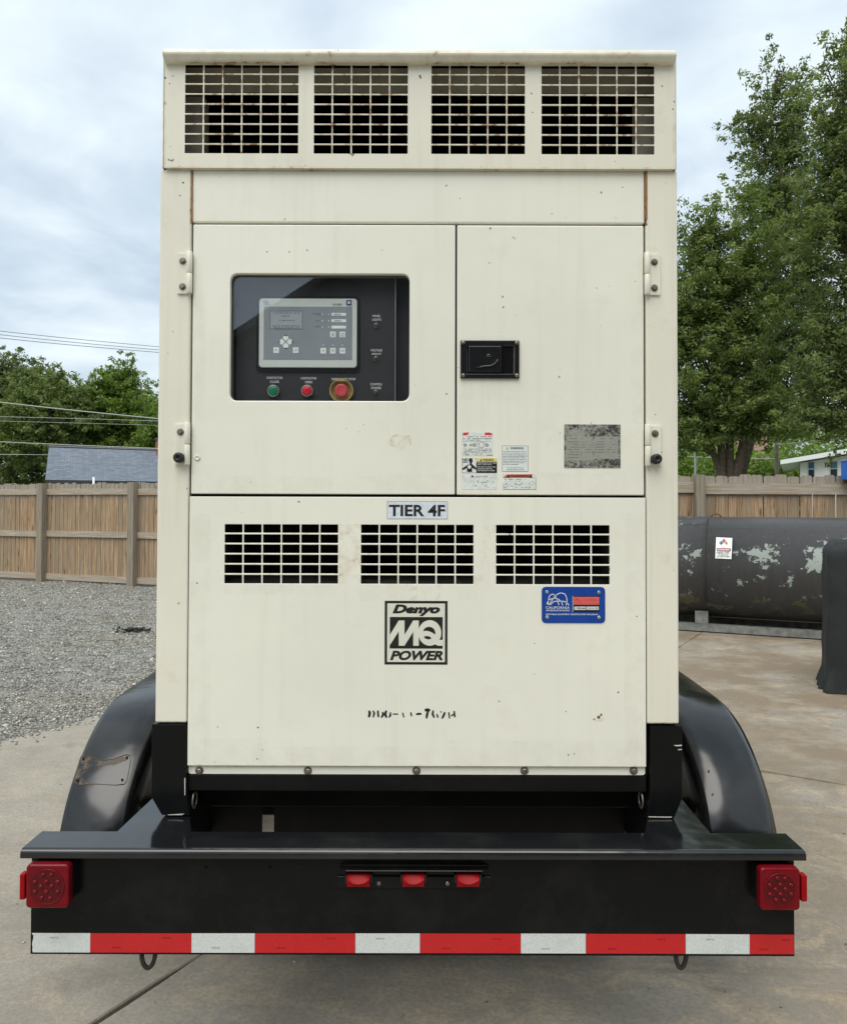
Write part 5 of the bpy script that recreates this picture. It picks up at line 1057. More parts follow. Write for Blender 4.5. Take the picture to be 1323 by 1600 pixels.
mb = MB(); lx = sl + 0.10; mb.tube([(lx - 0.07, 0, TR - 0.01), (lx - 0.05, 0, TR + 0.03), (lx, 0, TR + 0.045), (lx + 0.05, 0, TR + 0.03), (lx + 0.07, 0, TR - 0.01)], 0.011, 'rusty_bolt', 8); tpart('lifting_eye', mb)
# placard bent onto the shell
def tank_at(px, py, lift):
    d = ray(px, py); o = Vector((0, 0, CAMZ)); d = Vector(d)
    # local axes
    loc = lambda q: Vector(((q.x - tc_.x) * td.x + (q.y - tc_.y) * td.y, (q.x - tc_.x) * tn.x + (q.y - tc_.y) * tn.y, q.z - tcz))
    lo = loc(o); ld = loc(o + d) - lo; r = TR + lift
    A_ = ld.y ** 2 + ld.z ** 2; B_ = 2 * (lo.y * ld.y + lo.z * ld.z); C_ = lo.y ** 2 + lo.z ** 2 - r * r; k = (-B_ - math.sqrt(max(0, B_ * B_ - 4 * A_ * C_))) / (2 * A_)
    return o + d * k
simple('placard_white', (0.80, 0.82, 0.80), 0.45, var=0.05)
simple('hazard_blue', (0.12, 0.22, 0.36), 0.5, var=0.1, vs=80); simple('hazard_red', (0.50, 0.12, 0.13), 0.5, var=0.1, vs=80); simple('hazard_yellow', (0.50, 0.44, 0.14), 0.5, var=0.1, vs=80); simple('danger_band', (0.48, 0.09, 0.12), 0.5, var=0.1)
def tplate(name, pts, mat, lift, parent, nz=6):
    mb = MB(); mb.add([tank_at(x, y, lift) for x, y in pts], [tuple(range(len(pts)))], mat); o = mb.build(name, parent)
    bm = bmesh.new(); bm.from_mesh(o.data); bmesh.ops.recalc_face_normals(bm, faces=bm.faces); bm.to_mesh(o.data); bm.free(); return o
pl = MB(); NR = 6; vs = []
for k in range(NR + 1):
    y = 839.5 + (872.5 - 839.5) * k / NR; vs += [tank_at(1118.7 - 1.6 * k / NR, y, 0.006), tank_at(1143.8 - 1.3 * k / NR, y + 1.2, 0.006)]
pl.add(vs, [(2 * k, 2 * k + 1, 2 * k + 3, 2 * k + 2)[::-1] for k in range(NR)], 'placard_white'); plc = pl.build('placard', tank); plc.modifiers.new('solid', 'SOLIDIFY').thickness = 0.002
zp2 = lambda x, y: (1105 + x / 26.46, 830 + y / 26.46)
mb = MB()
def tq(pts, mat, lift=0.0105): mb.add([tank_at(*zp2(*q), lift) for q in pts], [tuple(range(len(pts)))[::-1]], mat)
for (cx, cy, mt, s_) in ((680, 385, 'hazard_red', '2'), (568, 480, 'hazard_blue', '1'), (775, 490, 'hazard_yellow', '0'), (680, 575, 'placard_white', '')):
    h = 95; tq([(cx, cy - h), (cx + h, cy), (cx, cy + h), (cx - h, cy)], mt)
    if s_: text_fit(mb, s_, cx - 28, cx + 28, cy + 40, cy - 40, 0, 'ink_black', 0.03, fn=lambda x, z, cy=cy: tank_at(*zp2(x, 2 * cy - z), 0.0125))
tq([(385, 690), (940, 700), (970, 770), (940, 835), (385, 815)], 'ink_black'); tq([(405, 705), (930, 715), (950, 770), (930, 822), (405, 802)], 'danger_band', 0.0115)
for s_, x0, x1, y0_, y1_, mt in (('DANGER', 425, 900, 725, 800, 'placard_white'), ('DIESEL FUEL', 385, 915, 850, 920, 'ink_black'), ('NO SMOKING', 440, 850, 955, 995, 'ink_black'), ('NO OPEN FLAMES', 385, 920, 1020, 1065, 'ink_black')):
    text_fit(mb, s_, x0, x1, y0_, y1_, 0, mt, 0.01, fn=lambda x, z, a=y0_, b=y1_: tank_at(*zp2(x, a + b - z), 0.0130))
mb.build('placard_print', plc)

# ================================================================== COVERED MACHINE
m, t, p, o = newmat('cover_fabric'); P = pos(t)
wv = nd(t, 'ShaderNodeTexWave', {'Vector': P, 'Scale': 160.0, 'Distortion': 0.5}).outputs[1]
setp(t, p, base=mixc(t, noise(t, P, 3, 6, 0.65), (0.010, 0.012, 0.012), (0.030, 0.036, 0.036)), rough=0.62, spec=0.35, normal=bump(t, mth(t, 'ADD', noise(t, mapv(t, P, (6, 6, 2.2)), 1.0, 4), mth(t, 'MULTIPLY', wv, 0.02)), 0.6, 0.03))
b0 = grd(1290, 1083); CW, CD, CH = 1.15, 0.75, at(1300, 845, b0.y + 0.1).z
cov = []
mb = MB(); nu, nv = 96, 34; vs = []
cxx, cyy = b0.x + CW / 2, b0.y + CD / 2
def cover_pt(u, v):                                   # u round the plan, v 0 floor .. 1 top centre
    a = u * 4; k = int(a) % 4; f = a - int(a)
    px_, py_ = ((-1 + 2 * f, -1), (1, -1 + 2 * f), (1 - 2 * f, 1), (-1, 1 - 2 * f))[k]
    l = (abs(px_) ** 14 + abs(py_) ** 14) ** (1 / 14); px_, py_ = px_ / l, py_ / l
    hz = min(1, v / 0.82); inn = max(0, (v - 0.82) / 0.18)
    taper = 1.0 - 0.035 * hz - (0.10 * max(0, hz - 0.94) / 0.06)
    z = CH * (hz * 0.995 if hz < 1 else 0.995 + 0.012 * inn); skirt = max(0, 1 - z / 0.22)
    fold = 0.016 * mnoise.noise(Vector((u * 13, z * 2.6, 1))) + 0.010 * mnoise.noise(Vector((u * 30, z * 8, 5))) + 0.028 * skirt * math.sin(u * 95 + 3 * mnoise.noise(Vector((u * 12, 0, 0)))) + 0.035 * skirt * mnoise.noise(Vector((u * 18, z * 9, 3)))
    s = taper + 0.06 * skirt ** 1.5 + fold * 1.5
    x, y = px_ * CW / 2 * s * (1 - inn), py_ * CD / 2 * s * (1 - inn)
    return (cxx + x, cyy + y, max(0.004, z + 0.012 * mnoise.noise(Vector((x * 5, y * 5, z * 3))) * (1 if z > 0.03 else 0)))
for j_ in range(nv + 1):
    for i in range(nu): vs.append(cover_pt(i / nu, j_ / nv))
mb.add(vs, [(j_ * nu + i, j_ * nu + (i + 1) % nu, (j_ + 1) * nu + (i + 1) % nu, (j_ + 1) * nu + i) for j_ in range(nv) for i in range(nu)], 'cover_fabric', True)
cvm = mb.build('covered_machine', None, origin=(b0.x, b0.y, 0)); cvm.rotation_euler = (0, 0, math.radians(-24)); tag(cvm, 'boxy machine under a creased black fabric cover at the right edge', 'covered machine')

# ================================================================== BUILDINGS
m, t, p, o = newmat('roof_shingles'); P = pos(t); oc = ocoord(t)
br = nd(t, 'ShaderNodeTexBrick', {'Vector': nd(t, 'ShaderNodeTexCoord').outputs['UV'] if False else mapv(t, oc, (1, 1, 1)), 'Color1': (0.115, 0.135, 0.165, 1), 'Color2': (0.24, 0.27, 0.31, 1), 'Mortar': (0.075, 0.085, 0.10, 1), 'Scale': 1.0, 'Mortar Size': 0.012, 'Brick Width': 0.24, 'Row Height': 0.11})
br.offset = 0.37; br.squash_frequency = 3
c = mixc(t, mth(t, 'MULTIPLY', noise(t, oc, 30, 5, 0.7), 0.6), br.outputs[0], (0.19, 0.22, 0.26)); c = mixc(t, mth(t, 'MULTIPLY', noise(t, oc, 0.7, 4), 0.4), c, (0.15, 0.175, 0.21))
setp(t, p, base=c, rough=0.9, spec=0.2, normal=bump(t, br.outputs[1], 0.4, 0.02))
simple('house_siding', (0.30, 0.27, 0.22), 0.8, var=0.1, vs=3); simple('house_trim', (0.10, 0.10, 0.10), 0.6, var=0.1); simple('gutter_dark', (0.045, 0.043, 0.04), 0.5, var=0.1); simple('chimney_brick', (0.28, 0.10, 0.06), 0.85, var=0.3, vs=9); simple('pvc_white', (0.75, 0.76, 0.76), 0.4, var=0.03); simple('stucco_white', (0.76, 0.755, 0.73), 0.8, var=0.05, vs=4); simple('roof_white', (0.84, 0.86, 0.87), 0.5, var=0.03); simple('window_blue', (0.06, 0.16, 0.30), 0.18, var=0.2, vs=3); simple('window_dark', (0.03, 0.045, 0.06), 0.08, var=0.1); simple('aluminium', (0.6, 0.6, 0.6), 0.4, 0.6, var=0.05)
YHs = 31.0; HRZ = math.radians(23.7)
ev = at(70.5, 749.5, YHs); hd = Vector((math.cos(HRZ), math.sin(HRZ))); hn = Vector((-hd.y, hd.x))
def hloc(px, off=0.0):                               # distance along the eave of the point seen at px
    r = ray(px, 750); o0 = Vector((ev.x, ev.y)) + hn * off; k = (o0.x * hd.y - o0.y * hd.x) / (r.x * hd.y - r.y * hd.x); return (Vector((r.x * k, r.y * k)) - o0).dot(hd)
rq = Vector((ev.x, ev.y)) + hn * 3.2; rgz = CAMZ + (795 - 698.5) * rq.y / FPX
house = empty('house', (ev.x, ev.y, 0), 'low house with blue-grey shingle roof behind the left fence', 'house')
ox, oy = ev.x, ev.y; LH = 13.0
mb = MB(); mb.box(ox + 0.45, ox + LH - 0.45, oy + 0.45, oy + 5.95, -0.08, ev.z - 0.05, 'house_siding')
mb.prismx([(oy + 0.45, ev.z - 0.05), (oy + 5.95, ev.z - 0.05), (oy + 3.2, rgz - 0.22)], ox + 0.45, ox + LH - 0.45, 'house_siding'); mb.build('wall', house)
sl_ = Vector((0, 3.2, rgz - ev.z)); L_ = sl_.length; ang = math.atan2(sl_.z, sl_.y)
for s in (1, -1):
    mb = MB(); mb.box(-LH / 2, LH / 2, 0.0, L_, -0.10, 0.0, 'roof_shingles')
    o = link('roof', mb.mesh('roof'), house, (ox + LH / 2, oy if s > 0 else oy + 6.4, ev.z)); o.rotation_euler = (ang, 0, 0 if s > 0 else math.pi)
mb = MB(); mb.prismx([(oy + 3.05, rgz - 0.03), (oy + 3.2, rgz + 0.035), (oy + 3.35, rgz - 0.03)], ox - 0.02, ox + LH + 0.02, 'house_trim'); mb.build('ridge_cap', house)
g2 = ox + hloc(205); mb = MB(); mb.box(ox + 0.1, g2, oy - 0.11, oy - 0.005, ev.z - 0.17, ev.z - 0.03, 'gutter_dark'); mb.build('gutter', house)
mb = MB(); mb.box(ox + 0.55, ox + 0.65, oy + 0.36, oy + 0.44, 0, ev.z - 0.2, 'house_trim'); mb.build('downpipe', house)
mb = MB(); mb.box(g2 - 0.1, ox + LH, oy - 1.2, oy - 0.002, ev.z - 0.34, ev.z - 0.24, 'roof_shingles'); mb.build('porch_roof', house)
cq = ox + hloc(243.0, 3.0); mb = MB(); mb.box(cq, cq + 0.6, oy + 2.6, oy + 3.2, rgz - 0.4, rgz + 0.42, 'chimney_brick'); mb.box(cq - 0.05, cq + 0.65, oy + 2.55, oy + 3.25, rgz + 0.42, rgz + 0.49, 'house_trim'); mb.build('chimney', house)
pq = ox + hloc(146.3, -0.15); mb = MB(); mb.tube([(pq, oy - 0.17, 1.5), (pq, oy - 0.17, ev.z + 0.13)], 0.045, 'pvc_white', 10); mb.build('vent_pipe', house)
house.rotation_euler = (0, 0, HRZ)
# white house on the right
YW = 40.0
wh = empty('house', (at(1219, 725.5, YW - 0.6).x, YW - 0.6, 0), 'low white house with blue window shades behind the right fence', 'house')
wx0_ = at(1238, 730, YW).x; wx1_ = wx0_ + 12; e_l, e_r = at(1219, 725.5, YW - 0.6), at(1323, 709.5, YW - 0.6); sl2 = (e_r.z - e_l.z) / (e_r.x - e_l.x)
rz_at = lambda x: e_l.z + (x - e_l.x) * sl2
mb = MB(); mb.prism([(wx0_, -0.08), (wx1_, -0.08), (wx1_, rz_at(wx1_) - 0.05), (wx0_, rz_at(wx0_) - 0.05)], YW, YW + 7, 'stucco_white'); mb.build('wall', wh)
mb = MB(); xe = wx1_ + 0.5; mb.prism([(e_l.x, e_l.z), (xe, rz_at(xe)), (xe, rz_at(xe) + 0.30), (e_l.x, e_l.z + 0.22)], YW - 0.6, YW + 7.6, 'roof_white'); mb.build('roof', wh)
for a, b, yb2 in ((1248.5, 1258, 738), (1278.5, 1289, 738), (1311, 1324, 740)):
    q = R(a, b, 722.5, yb2 + 8, YW); mb = MB(); mb.box(q[0], q[1], YW - 0.05, YW - 0.003, q[2] - 0.3, q[3], 'aluminium'); wn = mb.build('window', wh); zm = q[3] - 0.36
    mb = MB(); mb.box(q[0] + 0.03, q[1] - 0.03, YW - 0.062, YW - 0.051, zm, q[3] - 0.03, 'window_blue'); mb.build('shade', wn)
    mb = MB(); mb.box(q[0] + 0.03, q[1] - 0.03, YW - 0.060, YW - 0.0512, q[2] - 0.27, zm - 0.05, 'window_dark'); mb.build('pane', wn)
wh.rotation_euler = (0, 0, math.radians(-26))
# reddish gable end glimpsed through the leaves
YR = 60.0; q = at(1190, 670, YR); rh = empty('house', (q.x, YR + 4, 0), 'distant pink house glimpsed through the leaves right of the generator', 'house')
simple('pink_wall', (0.50, 0.29, 0.24), 0.8, var=0.1, vs=2)
mb = MB(); mb.box(q.x - 0.6, q.x + 0.6, YR, YR + 8, -0.08, q.z + 0.1, 'pink_wall'); mb.build('wall', rh)
mb = MB(); mb.prism([(q.x - 0.8, q.z + 0.1), (q.x + 0.8, q.z + 0.1), (q.x, q.z + 0.6)], YR - 0.3, YR + 8.3, 'house_trim'); mb.build('roof', rh)
# workshop behind the photographer: its gable is what the control window mirrors
simple('workshop_wall', (0.075, 0.080, 0.085), 0.7, var=0.15, vs=1.5); simple('workshop_roof', (0.05, 0.052, 0.055), 0.6, var=0.2, vs=2); simple('workshop_door', (0.16, 0.16, 0.155), 0.6, var=0.1)
YK = -9.0
def refl(px, py): d = ray(px, py); k = Y0 / d.y; h = Vector((0, 0, CAMZ)) + d * k; k2 = (Y0 - YK) / d.y; return h + Vector((d.x * k2, 0, d.z * k2)) + Vector((0, YK - Y0, 0))
w1, w2 = refl(360, 517), refl(497, 428); slp = (w2.z - w1.z) / (w2.x - w1.x)
rx = w1.x + 7.5; rzk = w1.z + slp * 7.5; ex = w1.x - 1.6; ez = w1.z - slp * 1.6; rx2 = rx + (rx - ex)
ws = empty('workshop', (rx, YK - 6, 0), 'dark gabled workshop behind the photographer, mirrored in the control window', 'building')
mb = MB(); mb.prism([(ex + 0.4, -0.08), (rx2 - 0.4, -0.08), (rx2 - 0.4, ez + slp * 0.4 - 0.15), (rx, rzk - 0.15), (ex + 0.4, ez + slp * 0.4 - 0.15)], YK - 12, YK - 0.4, 'workshop_wall'); mb.build('wall', ws)
mb = MB(); mb.prism([(ex, ez - 0.14), (rx, rzk - 0.14), (rx2, ez - 0.14), (rx2, ez), (rx, rzk), (ex, ez)], YK - 12.3, YK, 'workshop_roof'); mb.build('roof', ws)
mb = MB(); mb.box(rx - 2.2, rx + 2.2, YK - 0.398, YK - 0.34, 0, 4.2, 'workshop_door'); mb.build('roller_door', ws)
# blue bin standing beyond the fence top
simple('bin_blue', (0.01, 0.13, 0.55), 0.4, var=0.08)
q = R(1316.5, 1345, 722, 750, YFR - 0.12); mb = MB(); mb.box(q[0], q[1], YFR - 0.30, YFR - 0.06, q[2], q[3], 'bin_blue'); bb = empty('blue_box', ((q[0] + q[1]) / 2, YFR - 0.18, q[2]), 'small bright blue box fixed to the fence top at the right edge', 'box')
mb.build('case', bb, 0.01, 2); mb = MB(); mb.box(q[0] - 0.01, q[1] + 0.01, YFR - 0.31, YFR - 0.05, q[3] + 0.001, q[3] + 0.02, 'bin_blue'); mb.build('lid', bb, 0.006, 2)
mb = MB(); mb.box(q[0] + 0.05, q[0] + 0.11, YFR - 0.0595, YFR - 0.012, q[2] - 0.05, q[3] - 0.03, 'rusty_bolt'); mb.build('bracket', bb)

# ================================================================== POLES AND WIRES
simple('pole_wood', (0.27, 0.245, 0.20), 0.85, var=0.25, vs=6); simple('wire', (0.55, 0.56, 0.52), 0.5, var=0.0); simple('wire_dark', (0.16, 0.17, 0.18), 0.6, var=0.0); simple('insulator', (0.35, 0.33, 0.30), 0.3, var=0.1)
def pole(x, y, h, label, r=0.13):
    t_ = empty('utility_pole', (x, y, 0), label, 'utility pole', 'wooden utility poles')
    mb = MB(); mb.tube([(x, y, -0.1), (x, y, h)], [r, r * 0.7], 'pole_wood', 14); mb.build('shaft', t_)
    for z in (h - 0.4, h - 1.3):
        mb = MB(); mb.box(x - 1.1, x + 1.1, y - r - 0.09, y - r + 0.005, z - 0.06, z + 0.06, 'pole_wood'); ca = mb.build('crossarm', t_)
        for k in (-1, -0.45, 0.45, 1):
            m2 = MB(); m2.lathe((x + k, y - r - 0.045, z + 0.0605), [(0.03, 0), (0.045, 0.04), (0.03, 0.08), (0.04, 0.12), (0.015, 0.15)], 'insulator', 10, 'z'); m2.build('insulator', ca)
    return t_
q = at(1213.2, 735, 30.0); pole(q.x, 30.0, 9.6, 'grey wooden utility pole left of the white house, partly behind leaves', 0.085)
hp = at(560, 600, 36.0); pole(hp.x, 36.0, 9.4, 'wooden utility pole standing behind the generator, hidden by it', 0.14)
def wire(pts, r, label, mat='wire', Ys=None):
    P3 = [at(x, y, Y) for x, y, Y in pts]; a, b, c = P3; out = []
    for k in range(25):
        u = k / 24 * 2; l = (Vector(a) * (u - 1) * (u - 2) / 2) - Vector(b) * u * (u - 2) + Vector(c) * u * (u - 1) / 2; out.append(l)
    mb = MB(); mb.tube(out, r, mat, 6); tag(mb.build('power_line', None, origin=out[12]), label, 'wire', 'power lines left of the generator')
wire([(-140, 497, 24), (124, 530, 29), (540, 566, 36)], 0.011, 'topmost thin power line crossing the open sky left of the generator', 'wire_dark')
wire([(-140, 501, 24.3), (124, 535.5, 29.2), (556, 570, 36)], 0.011, 'middle thin power line of the three crossing the open sky', 'wire_dark')
wire([(-140, 507, 24.6), (124, 540, 29.4), (574, 574, 36)], 0.012, 'lowest of the three thin power lines crossing the open sky', 'wire_dark')
wire([(-140, 606, 22), (124, 642, 27), (560, 681, 35)], 0.020, 'pale thick power line crossing the treetops left of the generator')
wire([(-140, 650, 23), (124, 654, 27), (556, 668, 35)], 0.009, 'faint thin power line just below the pale thick one')
wire([(-140, 655, 23.3), (124, 661, 27.3), (570, 674, 35)], 0.007, 'faintest thin power line in front of the left trees')
wire([(-140, 680, 22), (70, 693.5, 26), (560, 712, 34)], 0.015, 'pale power line running just above the shingle roof')
def wire2(pts, r, label):
    mb = MB(); mb.tube([at(x, y, Y) for x, y, Y in pts], r, 'wire', 6); P = at(*pts[0]); tag(mb.build('power_line', None, origin=P), label, 'wire', 'short service wires')
wire2([(-120, 709.5, 26), (0, 710, 27), (78, 710.5, 30.5)], 0.014, 'short pale wire running left from the shingle roof gable')
wire2([(1213, 694, 29.8), (1270, 690, 27), (1340, 685, 24)], 0.016, 'thin wire hanging right of the grey utility pole above the white roof')
wire2([(1213, 717, 30.15), (1150, 716, 36), (1040, 712, 48)], 0.016, 'thin low wire running left from the grey utility pole')
# pale post beside the trees
q = at(1086.5, 735, 26); t_ = empty('post', (q.x, 26, 0), 'slim pale post behind the fence, left of the tree trunks', 'post')
mb = MB(); mb.tube([(q.x, 26, -0.1), (q.x, 26, at(1086, 696, 26).z)], 0.04, 'pvc_white', 8); mb.build('shaft', t_)
mb = MB(); mb.box(q.x - 0.10, q.x + 0.10, 25.93, 25.955, at(1086, 704, 26).z - 0.05, at(1086, 704, 26).z + 0.12, 'pvc_white'); mb.build('small_board', t_)

# ================================================================== TREES
simple('bark', (0.085, 0.068, 0.05), 0.9, var=0.35, vs=12, bmp=0.5, bs=25); simple('bark_grey', (0.13, 0.115, 0.095), 0.9, var=0.3, vs=12, bmp=0.5, bs=25)
def leaf_mat(name, dark, mid, light):
    m, t, p, o = newmat(name); a = nd(t, 'ShaderNodeAttribute', attribute_name='tone').outputs['Fac']
    c = ramp(t, a, [(0.0, dark), (0.5, mid), (1.0, light)]); setp(t, p, base=c, rough=0.5, spec=0.35)
    tr = nd(t, 'ShaderNodeBsdfTranslucent', {0: mixc(t, 1.0, c, (1.15, 1.2, 0.6), 'MULTIPLY')})
    mx = nd(t, 'ShaderNodeMixShader', {0: 0.5, 1: p.outputs[0], 2: tr.outputs[0]}); t.links.new(mx.outputs[0], o.inputs[0])
leaf_mat('leaves_oak', (0.098, 0.138, 0.042), (0.182, 0.245, 0.078), (0.29, 0.345, 0.125))
leaf_mat('leaves_dark', (0.088, 0.120, 0.050), (0.158, 0.206, 0.084), (0.255, 0.30, 0.13))
leaf_mat('leaves_bright', (0.095, 0.160, 0.033), (0.178, 0.268, 0.052), (0.285, 0.37, 0.09))
leaf_mat('leaves_mid', (0.098, 0.132, 0.052), (0.178, 0.230, 0.090), (0.29, 0.335, 0.138))
def leaves(name, centers, sig, per, size, mat, seed, parent=None, origin=(0, 0, 0), flat=0.75):
    rs = np.random.RandomState(seed); C = np.asarray(centers, float); n = len(C); N = n * per
    ctr = np.repeat(C, per, 0); sg = np.repeat(np.broadcast_to(sig, (n,)) if not hasattr(sig, '__len__') else np.asarray(sig), per)
    off = rs.randn(N, 3); off /= (np.linalg.norm(off, axis=1, keepdims=True) + 1e-6); off *= (rs.rand(N, 1) ** 0.5); off[:, 2] *= flat
    pos_ = ctr + off * sg[:, None] * 1.55
    nrm = off * 0.5 + rs.randn(N, 3) * 0.6 + np.array([0, -0.15, 0.5]); nrm /= np.linalg.norm(nrm, axis=1, keepdims=True)
    a = rs.randn(N, 3); a -= nrm * (a * nrm).sum(1, keepdims=True); a /= np.linalg.norm(a, axis=1, keepdims=True); b = np.cross(nrm, a)
    s = (size * (0.6 + 0.8 * rs.rand(N)))[:, None]
    v = np.stack([pos_ - a * s, pos_ + b * s * 0.42 - nrm * s * 0.12, pos_ + a * s, pos_ - b * s * 0.42 - nrm * s * 0.12], 1) - np.asarray(origin, float)
    me = bpy.data.meshes.new(name); me.vertices.add(N * 4); me.vertices.foreach_set('co', v.reshape(-1).astype('f'))
    me.loops.add(N * 4); me.loops.foreach_set('vertex_index', np.arange(N * 4, dtype='i')); me.polygons.add(N); me.polygons.foreach_set('loop_start', np.arange(0, N * 4, 4, dtype='i'))
    me.update(calc_edges=True)
    tn = np.clip(0.5 + 0.20 * np.repeat(rs.randn(n), per) + 0.24 * rs.randn(N), 0, 1)
    at_ = me.attributes.new('tone', 'FLOAT', 'POINT'); at_.data.foreach_set('value', np.repeat(tn, 4).astype('f'))
    me.materials.append(MATS[mat]); return link(name, me, parent, origin)
def tree(name, label, Y, stems, lobes, mat, leaf, per, seed, group=None, bark='bark', dens=1.0, sig=0.55, twigs=()):
    """stems: lists of (px, py, radius) from the foot up; lobes: (px, py, rx_px, ry_px, clumps) ellipses read off the crown"""
    rr = random.Random(seed); s = Y / FPX
    foot = at(stems[0][0][0], stems[0][0][1], Y); root = empty(name, (foot.x, Y, 0), label, 'tree', group)
    mb = MB(); axis = []
    for st in stems:
        pts = []; rad = []
        q0 = at(st[0][0], st[0][1], Y); pts.append(Vector((q0.x, Y + rr.uniform(-0.1, 0.1), -0.12))); rad.append(st[0][2] * 1.25)
        for i, (x, y, r) in enumerate(st):
            q = at(x, y, Y); pts.append(Vector((q.x, Y + (rr.uniform(-0.5, 0.5) if i > 1 else 0), q.z))); rad.append(r)
        # round the stem off with a subdivided path
        P2 = []; R2 = []
        for i in range(len(pts) - 1):
            for k in range(3):
                u = k / 3; P2.append(pts[i].lerp(pts[i + 1], u) + Vector((rr.uniform(-1, 1), rr.uniform(-1, 1), 0)) * 0.05 * (1 if k else 0)); R2.append(rad[i] + (rad[i + 1] - rad[i]) * u)
        P2.append(pts[-1]); R2.append(rad[-1]); mb.tube(P2, R2, bark, 9); axis += [(p_, r_) for p_, r_ in zip(P2, R2) if p_.z > 1.6]
    cen = []; sg = []; root_c = []
    for (x, y, rx, ry, n) in lobes:
        c = at(x, y, Y); n = int(n * dens * 0.72); dep = min(rx, ry * 1.3) * s * 0.62
        for k in range(n):
            while True:
                u = Vector((rr.uniform(-1, 1), rr.uniform(-1, 1), rr.uniform(-1, 1)))
                if u.length <= 1: break
            u = u.normalized() * (u.length ** 0.6) * rr.uniform(0.70, 0.98)
            b0_ = Vector((c.x + u.x * rx * s, Y + u.y * dep, c.z + u.z * ry * s))
            dv = (u.normalized() * 0.7 + Vector((rr.uniform(-1, 1), rr.uniform(-1, 1), rr.uniform(-0.3, 1.0))) * 0.6 + Vector((0, 0, 0.25))).normalized()
            ln = sig * rr.uniform(1.2, 4.0); root_c.append(b0_)
            for q_ in range(4):                      # a leafy spray strung along a twig
                cen.append(tuple(b0_ + dv * (ln * q_ / 3) + Vector((rr.uniform(-1, 1), rr.uniform(-1, 1), rr.uniform(-1, 1))) * sig * 0.25)); sg.append(sig * (0.72 - 0.13 * q_) * rr.uniform(0.7, 1.25))
    # limbs from the nearest part of a stem to the clumps
    lim = MB(); order = list(range(0, len(cen), 4)); rr.shuffle(order)
    for i in order[:int(min(len(cen), 130))]:
        c = Vector(cen[i]); best = min(axis, key=lambda a: (a[0] - c).length + max(0, a[0].z - c.z + 0.4) * 1.5) if axis else None
        if best is None: continue
        a0 = best[0]; mid = a0.lerp(c, 0.5) + Vector((rr.uniform(-0.3, 0.3), rr.uniform(-0.3, 0.3), rr.uniform(-0.1, 0.5))); r0 = min(best[1] * 0.55, 0.018 + 0.018 * (c - a0).length)
        lim.tube([a0, a0.lerp(mid, 0.5) + Vector((0, 0, 0.08)), mid, c], [r0, r0 * 0.75, r0 * 0.5, r0 * 0.18], bark, 5)
    tr = mb.build('trunk', root); lim.build('limbs', tr)
    for tw in twigs:
        m2 = MB(); m2.tube([at(x, y, Y) for x, y in tw], [0.02 - 0.014 * k / (len(tw) - 1) for k in range(len(tw))], 'bark_grey', 5); m2.build('bare_twig', root)
    leaves('crown', cen, sg, int(per * 0.23), leaf * 0.98, mat, seed, root, (foot.x, Y, 0)); return root
G = 'trees beyond the fence'
# right-hand trees
tree('maple_tree', 'bushy multi-stemmed green tree just right of the generator, splayed trunks above the fence', 24.0,
     [[(1124, 735, 0.11), (1103, 670, 0.09), (1075, 560, 0.06), (1052, 470, 0.03)], [(1128, 735, 0.12), (1118, 640, 0.10), (1110, 520, 0.07), (1085, 400, 0.02)], [(1140, 735, 0.13), (1139, 620, 0.11), (1128, 500, 0.07), (1120, 400, 0.02)], [(1150, 735, 0.17), (1168, 670, 0.13), (1180, 560, 0.09), (1190, 460, 0.04)]],
     [(1080, 395, 24, 40, 34), (1115, 400, 24, 40, 30), (1142, 420, 26, 60, 44), (1075, 470, 40, 45, 56), (1130, 490, 44, 50, 70), (1170, 470, 30, 70, 60), (1085, 555, 50, 48, 76), (1150, 565, 48, 52, 84), (1085, 635, 52, 34, 60), (1140, 640, 36, 36, 40), (1172, 630, 34, 30, 36), (1040, 560, 45, 110, 60), (1085, 690, 36, 20, 22), (1190, 400, 24, 60, 40), (1168, 330, 12, 36, 12), (1062, 690, 20, 22, 14), (1120, 655, 60, 22, 44), (1182, 665, 36, 20, 26), (1160, 680, 30, 12, 10), (1200, 640, 40, 30, 30)],
     'leaves_oak', 0.066, 150, 21, G, dens=1.0, sig=0.38, twigs=([(1085, 380), (1092, 360), (1098, 342)], [(1175, 330), (1162, 300), (1150, 282)]))
tree('pin_oak_tree', 'tall narrow green tree with a pointed top beside the bare sky, right of the generator', 27.0,
     [[(1160, 735, 0.16), (1190, 600, 0.15), (1205, 450, 0.13), (1212, 300, 0.09), (1212, 180, 0.04), (1210, 118, 0.012)]],
     [(1196, 135, 8, 26, 9), (1240, 140, 8, 30, 9), (1214, 122, 5, 12, 3), (1190, 200, 20, 26, 22), (1218, 190, 14, 30, 16), (1246, 190, 14, 26, 14), (1205, 240, 32, 28, 34), (1245, 240, 22, 30, 22), (1225, 300, 44, 40, 60), (1195, 310, 30, 30, 24), (1228, 360, 52, 46, 76), (1222, 430, 58, 50, 86), (1235, 500, 64, 50, 92), (1240, 570, 66, 50, 96), (1245, 630, 64, 34, 66), (1230, 665, 50, 20, 26), (1178, 215, 10, 12, 4)],
     'leaves_dark', 0.072, 135, 22, G, dens=1.0, sig=0.38, twigs=([(1190, 230), (1178, 200), (1165, 188), (1158, 176)], [(1200, 150), (1198, 120), (1194, 104)], [(1190, 260), (1160, 262), (1148, 255)], [(1240, 150), (1244, 120), (1243, 108)]))
